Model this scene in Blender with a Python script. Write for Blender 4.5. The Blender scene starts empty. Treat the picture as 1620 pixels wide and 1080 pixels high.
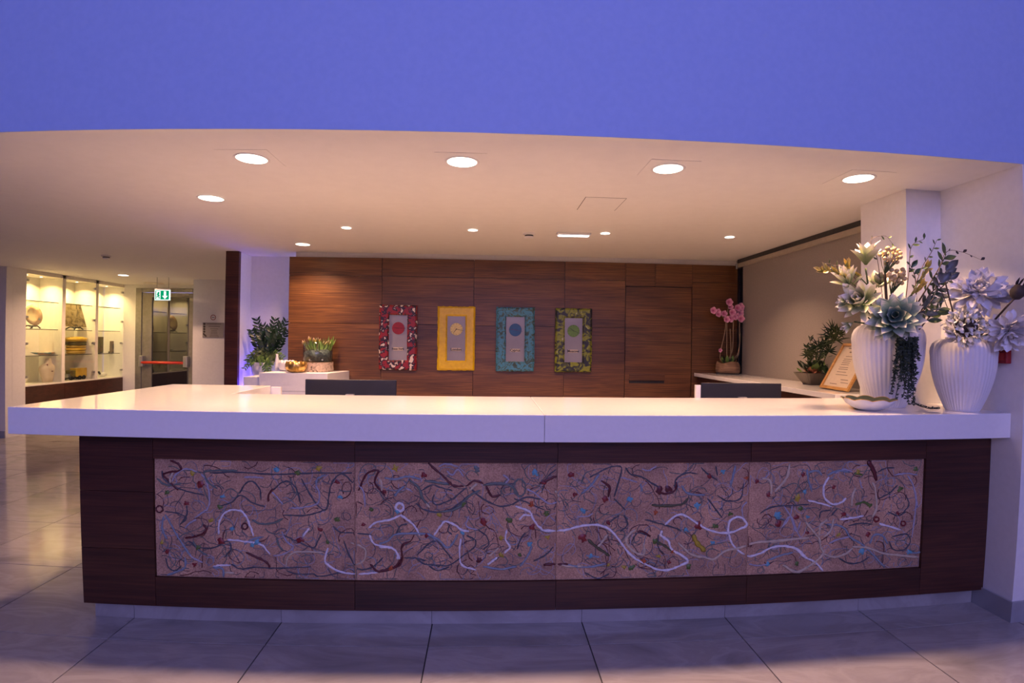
import bpy, math, random
import numpy as np
from mathutils import Vector, Matrix
R = random.Random(11)
scene = bpy.context.scene
COL = scene.collection

# ------------------------------------------------------------------ camera
# lens measured from the photograph: focal length 833 px (of 1620), mild barrel distortion
F, K, YAW, ROLL, EYE = 833.1, 8.9e-8, 0.0476, 0.0131, 1.5
cam = bpy.data.cameras.new('camera'); cam_o = bpy.data.objects.new('camera', cam); COL.objects.link(cam_o)
fw = Vector((math.sin(YAW), math.cos(YAW), 0)); rt = Vector((math.cos(YAW), -math.sin(YAW), 0)); up = Vector((0, 0, 1))
r2 = rt * math.cos(ROLL) + up * math.sin(ROLL); u2 = up * math.cos(ROLL) - rt * math.sin(ROLL)
cam_o.matrix_world = Matrix(((r2.x, u2.x, -fw.x, 0), (r2.y, u2.y, -fw.y, 0), (r2.z, u2.z, -fw.z, EYE), (0, 0, 0, 1)))
cam.sensor_fit = 'HORIZONTAL'; cam.sensor_width = 36; cam.sensor_height = 24; cam.lens = 36 * 806 / 1620
cam.clip_start = 0.05; cam.clip_end = 200
LENS_DISTORTION = True
if LENS_DISTORTION:
    cam.type = 'PANO'; cam.panorama_type = 'FISHEYE_LENS_POLYNOMIAL'; cam.fisheye_fov = math.pi
    ru = np.linspace(1, 1120, 400); rmm = ru * (1 - K * ru * ru) * 36 / 1620; th = np.arctan(ru / F)
    cf = np.linalg.lstsq(np.stack([rmm, rmm**2, rmm**3, rmm**4], 1), th, rcond=None)[0]
    cam.fisheye_polynomial_k0 = 0.0
    cam.fisheye_polynomial_k1, cam.fisheye_polynomial_k2, cam.fisheye_polynomial_k3, cam.fisheye_polynomial_k4 = [-float(c) for c in cf]
scene.camera = cam_o

# ------------------------------------------------------------------ world, exposure
w = bpy.data.worlds.new('dusk'); scene.world = w; w.use_nodes = True
bgn = w.node_tree.nodes['Background']; bgn.inputs[0].default_value = (0.40, 0.37, 1.0, 1); bgn.inputs[1].default_value = 6.0
vs = scene.view_settings; vs.view_transform = 'Standard'; vs.look = 'None'; vs.exposure = 0.0; vs.gamma = 1.0; vs.use_curve_mapping = False

# ------------------------------------------------------------------ pixel helpers (photo pixel -> direction -> surface it touches)
def ray(px, py):
    x, y = px - 810.0, py - 540.0
    rd = math.hypot(x, y); r = rd
    for _ in range(20): r = rd / (1 - K * r * r)
    m = r / rd if rd else 1
    x *= m; y *= m
    c, s = math.cos(ROLL), math.sin(ROLL)
    x, y = c * x + s * y, -s * x + c * y
    c, s = math.cos(YAW), math.sin(YAW)
    return Vector((c * x / F + s, -s * x / F + c, -y / F))
def aty(px, py, y): d = ray(px, py); return d * (y / d.y) + Vector((0, 0, EYE))
def atz(px, py, z): d = ray(px, py); return d * ((z - EYE) / d.z) + Vector((0, 0, EYE))
def atx(px, py, x): d = ray(px, py); return d * (x / d.x) + Vector((0, 0, EYE))

# ------------------------------------------------------------------ materials
MATS = {}
def new_mat(name):
    m = bpy.data.materials.new(name); m.use_nodes = True
    return m, m.node_tree.nodes, m.node_tree.links, m.node_tree.nodes['Principled BSDF']
def mat(name, c1, c2=None, scale=8.0, rough=0.5, metal=0.0, bump=0.0, emit=None, estr=0.0, sheen=0.0, detail=4.0, lo=0.35, hi=0.65, spec=0.5, coat=0.0):
    m, n, l, b = new_mat(name)
    if c2 is None: c2 = tuple(min(1, c * 0.93) for c in c1)
    tc = n.new('ShaderNodeTexCoord'); nz = n.new('ShaderNodeTexNoise'); rp = n.new('ShaderNodeValToRGB')
    nz.inputs['Scale'].default_value = scale; nz.inputs['Detail'].default_value = detail
    rp.color_ramp.elements[0].position = lo; rp.color_ramp.elements[1].position = hi
    rp.color_ramp.elements[0].color = (*c1, 1); rp.color_ramp.elements[1].color = (*c2, 1)
    l.new(tc.outputs['Object'], nz.inputs['Vector']); l.new(nz.outputs['Fac'], rp.inputs['Fac']); l.new(rp.outputs['Color'], b.inputs['Base Color'])
    b.inputs['Roughness'].default_value = rough; b.inputs['Metallic'].default_value = metal
    b.inputs['Specular IOR Level'].default_value = spec; b.inputs['Coat Weight'].default_value = coat
    if bump:
        bp = n.new('ShaderNodeBump'); bp.inputs['Strength'].default_value = bump; bp.inputs['Distance'].default_value = 0.01
        l.new(nz.outputs['Fac'], bp.inputs['Height']); l.new(bp.outputs['Normal'], b.inputs['Normal'])
    if emit: b.inputs['Emission Color'].default_value = (*emit, 1); b.inputs['Emission Strength'].default_value = estr
    MATS[name] = m; return m
def ramp_mat(name, stops, scale=10.0, rough=0.5, detail=6.0, dist=0.0, bump=0.0, interp='LINEAR'):
    m, n, l, b = new_mat(name)
    tc = n.new('ShaderNodeTexCoord'); nz = n.new('ShaderNodeTexNoise'); rp = n.new('ShaderNodeValToRGB')
    nz.inputs['Scale'].default_value = scale; nz.inputs['Detail'].default_value = detail; nz.inputs['Distortion'].default_value = dist
    cr = rp.color_ramp; cr.interpolation = interp
    while len(cr.elements) < len(stops): cr.elements.new(0.5)
    for e, (p, c) in zip(cr.elements, stops): e.position = p; e.color = (*c, 1)
    l.new(tc.outputs['Object'], nz.inputs['Vector']); l.new(nz.outputs['Fac'], rp.inputs['Fac']); l.new(rp.outputs['Color'], b.inputs['Base Color'])
    b.inputs['Roughness'].default_value = rough
    if bump:
        bp = n.new('ShaderNodeBump'); bp.inputs['Strength'].default_value = bump; bp.inputs['Distance'].default_value = 0.01
        l.new(nz.outputs['Fac'], bp.inputs['Height']); l.new(bp.outputs['Normal'], b.inputs['Normal'])
    MATS[name] = m; return m
def wood_mat(name, dark, mid, light, rough=0.35, vertical=False):
    m, n, l, b = new_mat(name)
    tc = n.new('ShaderNodeTexCoord'); oi = n.new('ShaderNodeObjectInfo')
    off = n.new('ShaderNodeVectorMath'); off.operation = 'MULTIPLY_ADD'
    cmb = n.new('ShaderNodeCombineXYZ')
    for k, q in zip('XYZ', (37.0, 11.0, 23.0)):
        mm = n.new('ShaderNodeMath'); mm.operation = 'MULTIPLY'; mm.inputs[1].default_value = q
        l.new(oi.outputs['Random'], mm.inputs[0]); l.new(mm.outputs[0], cmb.inputs[k])
    off.inputs[1].default_value = (1, 1, 1)
    l.new(tc.outputs['Object'], off.inputs[0]); l.new(cmb.outputs[0], off.inputs[2])
    def noise(sx, sy, sz, detail, dist):
        mp = n.new('ShaderNodeMapping'); mp.inputs['Scale'].default_value = (sx, sy, sz) if not vertical else (sz, sy, sx)
        nz = n.new('ShaderNodeTexNoise'); nz.inputs['Scale'].default_value = 1.0; nz.inputs['Detail'].default_value = detail; nz.inputs['Distortion'].default_value = dist
        l.new(off.outputs[0], mp.inputs['Vector']); l.new(mp.outputs[0], nz.inputs['Vector']); return nz.outputs['Fac']
    big = noise(0.8, 3, 5.0, 4, 1.0); fib = noise(3.0, 40, 190.0, 3, 0.3); band = noise(1.1, 4, 40.0, 5, 2.4)
    mx = n.new('ShaderNodeMath'); mx.operation = 'MULTIPLY_ADD'; mx.inputs[1].default_value = 0.36; l.new(big, mx.inputs[0])
    m2 = n.new('ShaderNodeMath'); m2.operation = 'MULTIPLY'; m2.inputs[1].default_value = 0.24; l.new(fib, m2.inputs[0])
    m3 = n.new('ShaderNodeMath'); m3.operation = 'MULTIPLY_ADD'; m3.inputs[1].default_value = 0.42; l.new(band, m3.inputs[0]); l.new(m2.outputs[0], m3.inputs[2])
    l.new(m3.outputs[0], mx.inputs[2])
    rp = n.new('ShaderNodeValToRGB'); cr = rp.color_ramp; cr.elements.new(0.5)
    for e, (p, c) in zip(cr.elements, ((0.38, dark), (0.52, mid), (0.66, light))): e.position = p; e.color = (*c, 1)
    l.new(mx.outputs[0], rp.inputs['Fac']); l.new(rp.outputs['Color'], b.inputs['Base Color'])
    b.inputs['Roughness'].default_value = rough
    bp = n.new('ShaderNodeBump'); bp.inputs['Strength'].default_value = 0.08; bp.inputs['Distance'].default_value = 0.004
    l.new(fib, bp.inputs['Height']); l.new(bp.outputs['Normal'], b.inputs['Normal'])
    MATS[name] = m; return m
def stone_mat(name, c1, c2, vein, rough=0.10):
    m, n, l, b = new_mat(name)
    tc = n.new('ShaderNodeTexCoord'); oi = n.new('ShaderNodeObjectInfo'); cmb = n.new('ShaderNodeCombineXYZ')
    for k, q in zip('XYZ', (53.0, 31.0, 17.0)):
        mm = n.new('ShaderNodeMath'); mm.operation = 'MULTIPLY'; mm.inputs[1].default_value = q
        l.new(oi.outputs['Random'], mm.inputs[0]); l.new(mm.outputs[0], cmb.inputs[k])
    ad = n.new('ShaderNodeVectorMath'); ad.operation = 'ADD'; l.new(tc.outputs['Object'], ad.inputs[0]); l.new(cmb.outputs[0], ad.inputs[1])
    mp = n.new('ShaderNodeMapping'); mp.inputs['Rotation'].default_value = (0, 0, 0.35); mp.inputs['Scale'].default_value = (1.0, 2.6, 1.0); l.new(ad.outputs[0], mp.inputs['Vector'])
    nz = n.new('ShaderNodeTexNoise'); nz.inputs['Scale'].default_value = 1.6; nz.inputs['Detail'].default_value = 8; nz.inputs['Roughness'].default_value = 0.58; nz.inputs['Distortion'].default_value = 0.7
    l.new(mp.outputs[0], nz.inputs['Vector'])
    rp = n.new('ShaderNodeValToRGB'); cr = rp.color_ramp
    while len(cr.elements) < 5: cr.elements.new(0.5)
    for e, (p, c) in zip(cr.elements, ((0.32, vein), (0.44, c1), (0.52, c2), (0.58, c1), (0.70, c2))): e.position = p; e.color = (*c, 1)
    l.new(nz.outputs['Fac'], rp.inputs['Fac']); l.new(rp.outputs['Color'], b.inputs['Base Color'])
    b.inputs['Roughness'].default_value = rough; b.inputs['IOR'].default_value = 1.55
    MATS[name] = m; return m
def pane_mat(name, tint, refl=0.9, rough=0.0):   # thin sheet: same reflection from both sides
    m = bpy.data.materials.new(name); m.use_nodes = True; n = m.node_tree.nodes; l = m.node_tree.links; n.clear()
    o = n.new('ShaderNodeOutputMaterial'); t = n.new('ShaderNodeBsdfTransparent'); g = n.new('ShaderNodeBsdfGlossy'); x = n.new('ShaderNodeMixShader'); lw = n.new('ShaderNodeLayerWeight')
    pw = n.new('ShaderNodeMath'); pw.operation = 'POWER'; pw.inputs[1].default_value = 4.0; ma = n.new('ShaderNodeMath'); ma.operation = 'MULTIPLY_ADD'; ma.inputs[1].default_value = refl; ma.inputs[2].default_value = 0.035
    t.inputs[0].default_value = (*tint, 1); g.inputs['Roughness'].default_value = rough; lw.inputs['Blend'].default_value = 0.5
    l.new(lw.outputs['Facing'], pw.inputs[0]); l.new(pw.outputs[0], ma.inputs[0]); l.new(ma.outputs[0], x.inputs[0]); l.new(t.outputs[0], x.inputs[1]); l.new(g.outputs[0], x.inputs[2]); l.new(x.outputs[0], o.inputs['Surface'])
    MATS[name] = m; return m
def emit_mat(name, c, s):
    m = bpy.data.materials.new(name); m.use_nodes = True; n = m.node_tree.nodes; l = m.node_tree.links; n.clear()
    o = n.new('ShaderNodeOutputMaterial'); e = n.new('ShaderNodeEmission'); e.inputs[0].default_value = (*c, 1); e.inputs[1].default_value = s
    l.new(e.outputs[0], o.inputs['Surface']); MATS[name] = m; return m
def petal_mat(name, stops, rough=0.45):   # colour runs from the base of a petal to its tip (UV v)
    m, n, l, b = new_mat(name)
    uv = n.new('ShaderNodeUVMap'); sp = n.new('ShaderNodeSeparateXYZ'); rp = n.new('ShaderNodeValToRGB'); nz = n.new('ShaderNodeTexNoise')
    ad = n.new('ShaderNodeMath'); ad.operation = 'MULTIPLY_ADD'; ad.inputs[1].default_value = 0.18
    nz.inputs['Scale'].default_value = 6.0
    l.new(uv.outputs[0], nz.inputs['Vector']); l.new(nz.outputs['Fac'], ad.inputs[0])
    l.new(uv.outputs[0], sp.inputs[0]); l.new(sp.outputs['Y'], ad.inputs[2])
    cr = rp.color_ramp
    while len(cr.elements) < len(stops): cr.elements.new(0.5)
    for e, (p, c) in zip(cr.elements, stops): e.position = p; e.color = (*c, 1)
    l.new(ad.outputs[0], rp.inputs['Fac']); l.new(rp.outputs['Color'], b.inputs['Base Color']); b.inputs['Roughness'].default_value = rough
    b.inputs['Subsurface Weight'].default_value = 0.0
    MATS[name] = m; return m

WHITE = mat('white_paint', (0.80, 0.785, 0.77), (0.77, 0.755, 0.74), 30, 0.55, bump=0.02)
FASC = mat('blue_light_in_paint', (0.36, 0.47, 0.78), (0.34, 0.45, 0.76), 30, 0.55, bump=0.02)  # blue light washing the upper wall is put into this paint colour
HALLP = mat('hall_wall_paint', (0.34, 0.31, 0.29), (0.31, 0.28, 0.26), 20, 0.6)
CEIL = mat('ceiling_paint', (0.80, 0.78, 0.76), (0.78, 0.76, 0.74), 12, 0.7, bump=0.01)
BASEB = mat('grey_baseboard', (0.36, 0.36, 0.38), (0.30, 0.30, 0.32), 6, 0.3)
SLAB = mat('white_solid_surface', (0.85, 0.835, 0.82), (0.83, 0.815, 0.80), 40, 0.055)
WOOD = wood_mat('walnut', (0.050, 0.019, 0.007), (0.125, 0.050, 0.015), (0.225, 0.100, 0.027), 0.40)
WOODC = wood_mat('dark_walnut', (0.022, 0.006, 0.004), (0.052, 0.014, 0.008), (0.090, 0.027, 0.013), 0.42)
WOODV = wood_mat('fin_walnut', (0.025, 0.008, 0.005), (0.07, 0.022, 0.012), (0.13, 0.042, 0.020), 0.38)
STONE = stone_mat('veined_grey_stone', (0.35, 0.325, 0.31), (0.41, 0.385, 0.37), (0.27, 0.25, 0.24))
GROUT = mat('dark_grout', (0.035, 0.033, 0.032), (0.025, 0.025, 0.025), 40, 0.8)
DARK = mat('shadow_board', (0.02, 0.017, 0.015), (0.03, 0.025, 0.02), 10, 0.7)
METAL = mat('brushed_steel', (0.55, 0.55, 0.55), (0.45, 0.45, 0.46), 60, 0.3, 1.0)
GREYM = mat('grey_aluminium', (0.27, 0.26, 0.24), (0.23, 0.22, 0.20), 20, 0.38, 0.5)
BLACK = mat('black_plastic', (0.012, 0.012, 0.014), (0.02, 0.02, 0.022), 30, 0.4)
LAMP = emit_mat('warm_lamp', (1.0, 0.88, 0.72), 9.0)
CASEP = mat('cabinet_white', (0.78, 0.74, 0.66), (0.74, 0.70, 0.62), 20, 0.5)
PANE = pane_mat('clear_glass', (0.96, 0.98, 0.97))
SHELFG = pane_mat('shelf_glass', (0.96, 0.975, 0.965))

# ------------------------------------------------------------------ mesh helpers
def link(name, me, m=None, parent=None, smooth=False):
    o = bpy.data.objects.new(name, me); COL.objects.link(o)
    if m is not None and not me.materials: me.materials.append(m)
    if smooth and len(me.polygons): me.polygons.foreach_set('use_smooth', [True] * len(me.polygons))
    if parent: o.parent = parent
    return o
def mesh(name, v, f, m, parent=None, smooth=False):
    me = bpy.data.meshes.new(name); me.from_pydata([tuple(p) for p in v], [], f); me.update()
    return link(name, me, m, parent, smooth)
def tag(o, label, cat, group=None):
    o['label'] = label; o['category'] = cat
    if group: o['group'] = group
    return o
def struct(o, label=None):
    o['kind'] = 'structure'
    if label: o['label'] = label
    return o
def empty(name, loc, label=None, cat=None, group=None):
    o = bpy.data.objects.new(name, None); COL.objects.link(o); o.location = loc; o.empty_display_size = 0.05
    if label: tag(o, label, cat, group)
    return o
BF = [(0, 3, 2, 1), (4, 5, 6, 7), (0, 1, 5, 4), (1, 2, 6, 5), (2, 3, 7, 6), (3, 0, 4, 7)]
def boxv(x0, x1, y0, y1, z0, z1):
    return [(x0, y0, z0), (x1, y0, z0), (x1, y1, z0), (x0, y1, z0), (x0, y0, z1), (x1, y0, z1), (x1, y1, z1), (x0, y1, z1)]
def rel(o, parent):      # keep world coordinates for a child of an Empty that is only moved
    if parent: o.parent = parent; o.matrix_parent_inverse = Matrix.Translation(-parent.location)
    return o
def box(name, x0, x1, y0, y1, z0, z1, m, parent=None, bev=0.0):
    c = Vector(((x0 + x1) / 2, (y0 + y1) / 2, (z0 + z1) / 2)); h = ((x1 - x0) / 2, (y1 - y0) / 2, (z1 - z0) / 2)
    if bev:
        import bmesh
        bm = bmesh.new(); vs_ = [bm.verts.new(p) for p in boxv(-h[0], h[0], -h[1], h[1], -h[2], h[2])]
        for q in BF: bm.faces.new([vs_[i] for i in q])
        bmesh.ops.bevel(bm, geom=list(bm.edges), offset=bev, segments=2, affect='EDGES', profile=0.5)
        me = bpy.data.meshes.new(name); bm.to_mesh(me); bm.free(); o = link(name, me, m)
    else:
        o = mesh(name, boxv(-h[0], h[0], -h[1], h[1], -h[2], h[2]), BF, m)
    o.location = c
    return rel(o, parent)
class MB:
    def __init__(s): s.v = []; s.f = []
    def add(s, v, f):
        k = len(s.v); s.v += [tuple(p) for p in v]; s.f += [tuple(i + k for i in q) for q in f]; return s
    def box(s, *a): return s.add(boxv(*a), BF)
    def build(s, name, m, parent=None, smooth=False): return rel(mesh(name, s.v, s.f, m, None, smooth), parent)
def tube(pts, rad, seg=6, flat=None):
    pts = [Vector(p) for p in pts]; n = len(pts)
    rs = rad if isinstance(rad, (list, tuple)) else [rad] * n
    v = []; f = []
    t0 = (pts[1] - pts[0]).normalized()
    nn = Vector((0, 0, 1)) if abs(t0.z) < 0.9 else Vector((0, 1, 0))
    nn = (nn - t0 * nn.dot(t0)).normalized()
    for i, p in enumerate(pts):
        t = (pts[min(i + 1, n - 1)] - pts[max(i - 1, 0)])
        t = t.normalized() if t.length > 1e-9 else t0
        q = nn - t * nn.dot(t); nn = q.normalized() if q.length > 1e-6 else t.orthogonal().normalized()
        b = t.cross(nn)
        for k in range(seg):
            a = 2 * math.pi * k / seg; d = (nn * math.cos(a) + b * math.sin(a)) * rs[i]
            if flat: d.y *= flat
            v.append(p + d)
    for i in range(n - 1):
        for k in range(seg):
            k2 = (k + 1) % seg; f.append((i * seg + k, i * seg + k2, (i + 1) * seg + k2, (i + 1) * seg + k))
    f.append(tuple(range(seg))[::-1]); f.append(tuple((n - 1) * seg + k for k in range(seg)))
    return v, f
def spline(pts, sub=5):      # Catmull-Rom
    P = [Vector(p) for p in pts]; P = [P[0] * 2 - P[1]] + P + [P[-1] * 2 - P[-2]]; out = []
    for i in range(1, len(P) - 2):
        a, b, c, d = P[i - 1:i + 3]
        for k in range(sub):
            t = k / sub
            out.append(0.5 * ((2 * b) + (c - a) * t + (2 * a - 5 * b + 4 * c - d) * t * t + (3 * b - a - 3 * c + d) * t ** 3))
    out.append(P[-2]); return out
def lathe(profile, seg=32, rf=None, close=True):
    v = []; f = []; n = len(profile)
    for i, (r, z) in enumerate(profile):
        for k in range(seg):
            a = 2 * math.pi * k / seg; q = rf(a, i, r, z) if rf else (r, z)
            v.append((q[0] * math.cos(a), q[0] * math.sin(a), q[1]))
    for i in range(n - 1):
        for k in range(seg):
            k2 = (k + 1) % seg; f.append((i * seg + k, i * seg + k2, (i + 1) * seg + k2, (i + 1) * seg + k))
    if close:
        f.append(tuple(range(seg))[::-1])
    return v, f
def sphere(c, r, seg=8, ring=6, sx=1, sy=1, sz=1):
    v = [(c[0], c[1], c[2] - r * sz)]; f = []
    for i in range(1, ring):
        t = math.pi * i / ring
        for k in range(seg):
            a = 2 * math.pi * k / seg
            v.append((c[0] + r * sx * math.sin(t) * math.cos(a), c[1] + r * sy * math.sin(t) * math.sin(a), c[2] - r * sz * math.cos(t)))
    v.append((c[0], c[1], c[2] + r * sz)); e = len(v) - 1
    for k in range(seg):
        k2 = (k + 1) % seg; f.append((0, 1 + k2, 1 + k)); f.append((e, e - seg + k, e - seg + k2))
        for i in range(ring - 2): f.append((1 + i * seg + k, 1 + i * seg + k2, 1 + (i + 1) * seg + k2, 1 + (i + 1) * seg + k))
    return v, f
def disc(r, z, seg=32):
    return [(r * math.cos(2 * math.pi * k / seg), r * math.sin(2 * math.pi * k / seg), z) for k in range(seg)], [tuple(range(seg))]
def leaf_data(L, W, curl=0.5, cup=0.25, nv=7, nu=4, peak=0.5, tip=1.0, wave=0.0, thick=0.0):
    """leaf / petal: base at origin, grows along +Y, faces +Z"""
    v = []; f = []; uv = []; y = z = 0.0; ds = L / nv
    for i in range(nv + 1):
        t = i / nv
        a = curl * (t - 0.35)
        if i: y += ds * math.cos(a); z += -ds * math.sin(a) if False else ds * math.sin(curl * (t ** 1.5))
        p = t ** (math.log(0.5) / math.log(peak)); wd = W / 2 * max(0.02, math.sin(math.pi * p)) ** tip
        if i == 0: wd = W * 0.12
        for j in range(nu + 1):
            s = -1 + 2 * j / nu
            v.append((s * wd, y, z + cup * wd * s * s + wave * W * math.sin(t * 9 + s * 4) * t)); uv.append((j / nu, t))
    for i in range(nv):
        for j in range(nu): a = i * (nu + 1) + j; f.append((a, a + 1, a + nu + 2, a + nu + 1))
    return v, f, uv
def leaf_mesh(name, m, *a, **k):
    v, f, uv = leaf_data(*a, **k); me = bpy.data.meshes.new(name); me.from_pydata(v, [], f)
    ul = me.uv_layers.new(name='UVMap')
    for lp in me.loops: ul.data[lp.index].uv = uv[lp.vertex_index]
    me.materials.append(m); me.polygons.foreach_set('use_smooth', [True] * len(me.polygons)); me.update(); return me
def orient(d, nrm):
    y = Vector(d).normalized(); z = Vector(nrm); z = z - y * z.dot(y)
    z = z.normalized() if z.length > 1e-6 else y.orthogonal().normalized()
    x = y.cross(z); return Matrix((x, y, z)).transposed().to_4x4()
def put(name, me, pos, d, nrm, parent, sc=1.0):     # pos in world; parent an unrotated Empty
    o = bpy.data.objects.new(name, me); COL.objects.link(o)
    o.parent = parent; o.matrix_local = Matrix.Translation(Vector(pos) - parent.location) @ orient(d, nrm) @ Matrix.Scale(sc, 4)
    return o
def text_mesh(name, s, size, m, ext=0.0008):
    cu = bpy.data.curves.new(name, 'FONT'); cu.body = s; cu.size = size; cu.extrude = ext; cu.align_x = 'CENTER'; cu.align_y = 'CENTER'; cu.resolution_u = 2; cu.offset = size * 0.025
    t = bpy.data.objects.new(name, cu); COL.objects.link(t); bpy.context.view_layer.update()
    me = bpy.data.meshes.new_from_object(t.evaluated_get(bpy.context.evaluated_depsgraph_get()))
    bpy.data.objects.remove(t); bpy.data.curves.remove(cu); me.materials.clear(); me.materials.append(m); return me
FACE = Matrix(((1, 0, 0, 0), (0, 0, -1, 0), (0, 1, 0, 0), (0, 0, 0, 1)))      # XY drawing -> upright, facing the camera side (-Y)

# ================================================================== SETTING
ZC, ZS, YS, YF, YFA, YW = 2.4965, 1.141, 2.573, 2.689, 2.503, 6.05
XR = 2.875
# floor
fl = struct(box('floor', -12, 4.5, -7, 12, -0.12, -0.006, GROUT), 'polished grey stone tile floor')
T0x, T0y, TS = -1.866, 2.536, 0.797
tile_me = bpy.data.meshes.new('tile'); g = 0.0032
tile_me.from_pydata(boxv(g, TS - g, g, TS - g, -0.010, 0.0), [], BF); tile_me.materials.append(STONE)
for i in range(-8, 7):
    for j in range(-4, 10):
        if i >= 0 and j >= 1: continue
        x, y = T0x + i * TS, T0y + j * TS
        if y > 10.0 or x < -8.6: continue
        o = bpy.data.objects.new('tile', tile_me); COL.objects.link(o); o.location = (x, y, 0); o.parent = fl; o.matrix_parent_inverse = fl.matrix_basis.inverted()
for a in ((-12, 4.5, -7, T0y - 4 * TS), (-12, T0x - 8 * TS, T0y - 4 * TS, 12), (T0x, 4.5, T0y + TS, 12), (T0x + 7 * TS, 4.5, T0y - 4 * TS, T0y + TS)):
    o = box('stone_field', a[0] + .001, a[1] - .001, a[2] + .001, a[3] - .001, -0.0055, -0.0002, STONE); o.parent = fl; o.matrix_parent_inverse = fl.matrix_basis.inverted()
# fascia + ceiling
struct(box('wall_fascia', -12, 4.5, YFA - 0.003, YFA + 0.15, ZC, 5.6, FASC), 'tall plain wall face above the lowered ceiling, blue light put into its paint')
struct(box('ceiling', -12, 4.5, YFA, 11.5, ZC, ZC + 0.12, CEIL), 'lowered white ceiling over the reception')
# unseen hall around the camera: enclosure and high window added to shape the dusk light
struct(box('wall_hall_left', -9.1, -9.0, -5, YFA - .01, 0, 5.6, HALLP)); struct(box('wall_hall_right', 4.4, 4.5, -5, YFA - .01, 0, 5.6, HALLP))
struct(box('ceiling_hall', -9.1, 4.5, -5.1, YFA - .01, 5.6, 5.7, CEIL))
WX0, WX1, WZ0, WZ1 = -3.0, 3.2, 2.5, 5.5
struct(MB().box(-9.1, WX0, -5.1, -5.0, 0, 5.6).box(WX1, 4.5, -5.1, -5.0, 0, 5.6).box(WX0, WX1, -5.1, -5.0, 0, WZ0).box(WX0, WX1, -5.1, -5.0, WZ1, 5.6).build('wall_hall_front', HALLP))
w2 = struct(empty('window_added', (-.3, -5.05, WZ0)), 'unseen high hall window added to let in the dusk light')
for i in range(5): box('mullion', WX0 + (WX1 - WX0) * i / 4 - .03, WX0 + (WX1 - WX0) * i / 4 + .03, -5.09, -5.02, WZ0 + .001, WZ1 - .001, BASEB, w2)
pd = bpy.data.lights.new('window_portal', 'AREA'); pd.shape = 'RECTANGLE'; pd.size = WX1 - WX0; pd.size_y = WZ1 - WZ0; pd.cycles.is_portal = True
po = bpy.data.objects.new('window_portal', pd); COL.objects.link(po); po.location = ((WX0 + WX1) / 2, -4.98, (WZ0 + WZ1) / 2); po.rotation_euler = (math.pi / 2, 0, 0)
# right side
struct(box('wall_right', XR, XR + 0.12, YFA, 3.484, 0, ZC, WHITE), 'white side wall at the end of the counter')
struct(box('wall_right_front', XR + 0.12, 4.5, YFA, YFA + 0.12, 0, ZC, WHITE), 'white wall face beside the counter')
struct(box('wall_right_column', 2.626, XR, 3.063, 3.484, 0, ZC, WHITE), 'white square pillar behind the vases')
struct(box('baseboard_right', XR - 0.014, XR, YFA - 0.014, 2.748, 0, 0.115, BASEB))
struct(box('baseboard_right_front', XR, 4.5, YFA - 0.014, YFA, 0, 0.115, BASEB))
struct(box('wall_hall_side', -9.2, -9.1, YFA - .01, 7.6, 0, ZC, WHITE))
# back: white wall behind the wood, niche, corridor
struct(box('wall_back', -2.21, 3.3, 6.10, 6.22, 0, ZC, WHITE), 'white wall behind the walnut panelling')
struct(box('wall_niche', -2.88, -2.21, 6.45, 6.55, 0, ZC, WHITE), 'white back of the plant niche')
struct(box('wall_corridor', -3.0, -2.88, 6.13, 9.1, 0, ZC, WHITE), 'white wall between niche and corridor')
fin = struct(box('trim_1', -3.015, -2.862, 6.08, 6.13, 0, ZC, WOODV), 'narrow dark wood end of the corridor wall')
struct(box('wall_corridor_end', -5.07, -3.0, 9.1, 9.2, 0, ZC, WHITE), 'white wall carrying the information plate')
struct(box('wall_corridor_return', -5.07, -4.97, 9.2, 10.1, 0, ZC, WHITE))
mbw = MB().box(-7.4, -6.74, 10.1, 10.2, 0, ZC).box(-5.52, -4.97, 10.1, 10.2, 0, ZC).box(-6.74, -5.52, 10.1, 10.2, 2.43, ZC)
struct(mbw.build('wall_door_end', WHITE), 'white wall around the glazed exit door')
struct(box('wall_left', -9.1, -7.0, 7.48, 7.60, 0, ZC, WHITE), 'white wall past the display cabinet')
struct(box('baseboard_left', -9.1, -7.0, 7.466, 7.48, 0, 0.10, BASEB))
struct(box('wall_left_side', -7.55, -7.43, 7.6, 10.2, 0, ZC, WHITE))
struct(box('baseboard_left_side', -7.0, -6.99, 10.09, 10.1, 0, 0.09, BASEB))

# walnut panelling: each board a child of the wall cladding
clad = struct(empty('wall_cladding', (0.35, YW, 0)), 'walnut panelling of large boards with fine shadow joints')
cols = [-2.268, -1.206, -0.158, 0.892, 1.606]
gp = 0.0022
def board(x0, x1, z0, z1, y0=YW, name='panel'): return box(name, x0 + gp, x1 - gp, y0, 6.088, z0 + gp, z1 - gp, WOOD, clad)
for x0, x1 in zip(cols[:-1], cols[1:]):
    for z0, z1 in ((0, 1.10 - 0.55), (0.55, 1.68), (1.68, 2.225), (2.225, 2.436)): board(x0, x1, z0, z1)
for x0, x1 in ((1.606, 1.962), (1.962, 2.408)): board(x0, x1, 2.165, 2.436)
for z0, z1 in ((0, 0.55), (0.55, 1.68), (1.68, 2.225), (2.225, 2.436)): board(2.408, 2.965, z0, z1)
box('backing', -2.262, 2.962, 6.088, 6.0999, 0, 2.43, DARK, clad)
d1 = struct(empty('door_1', (2.0, 6.05, 0)), 'flush walnut door set into the panelling')
box('door_leaf', 1.613, 2.401, 6.056, 6.088, 0.005, 2.158, WOOD, d1)
box('handle_flap', 1.662, 2.082, 6.034, 6.056, 1.066, 1.140, WOOD, d1, 0.002)
box('slot_shade', 1.662, 2.082, 6.0555, 6.0575, 1.030, 1.064, DARK, d1)  # flat dark strip stands for the shadow under the handle flap
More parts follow.
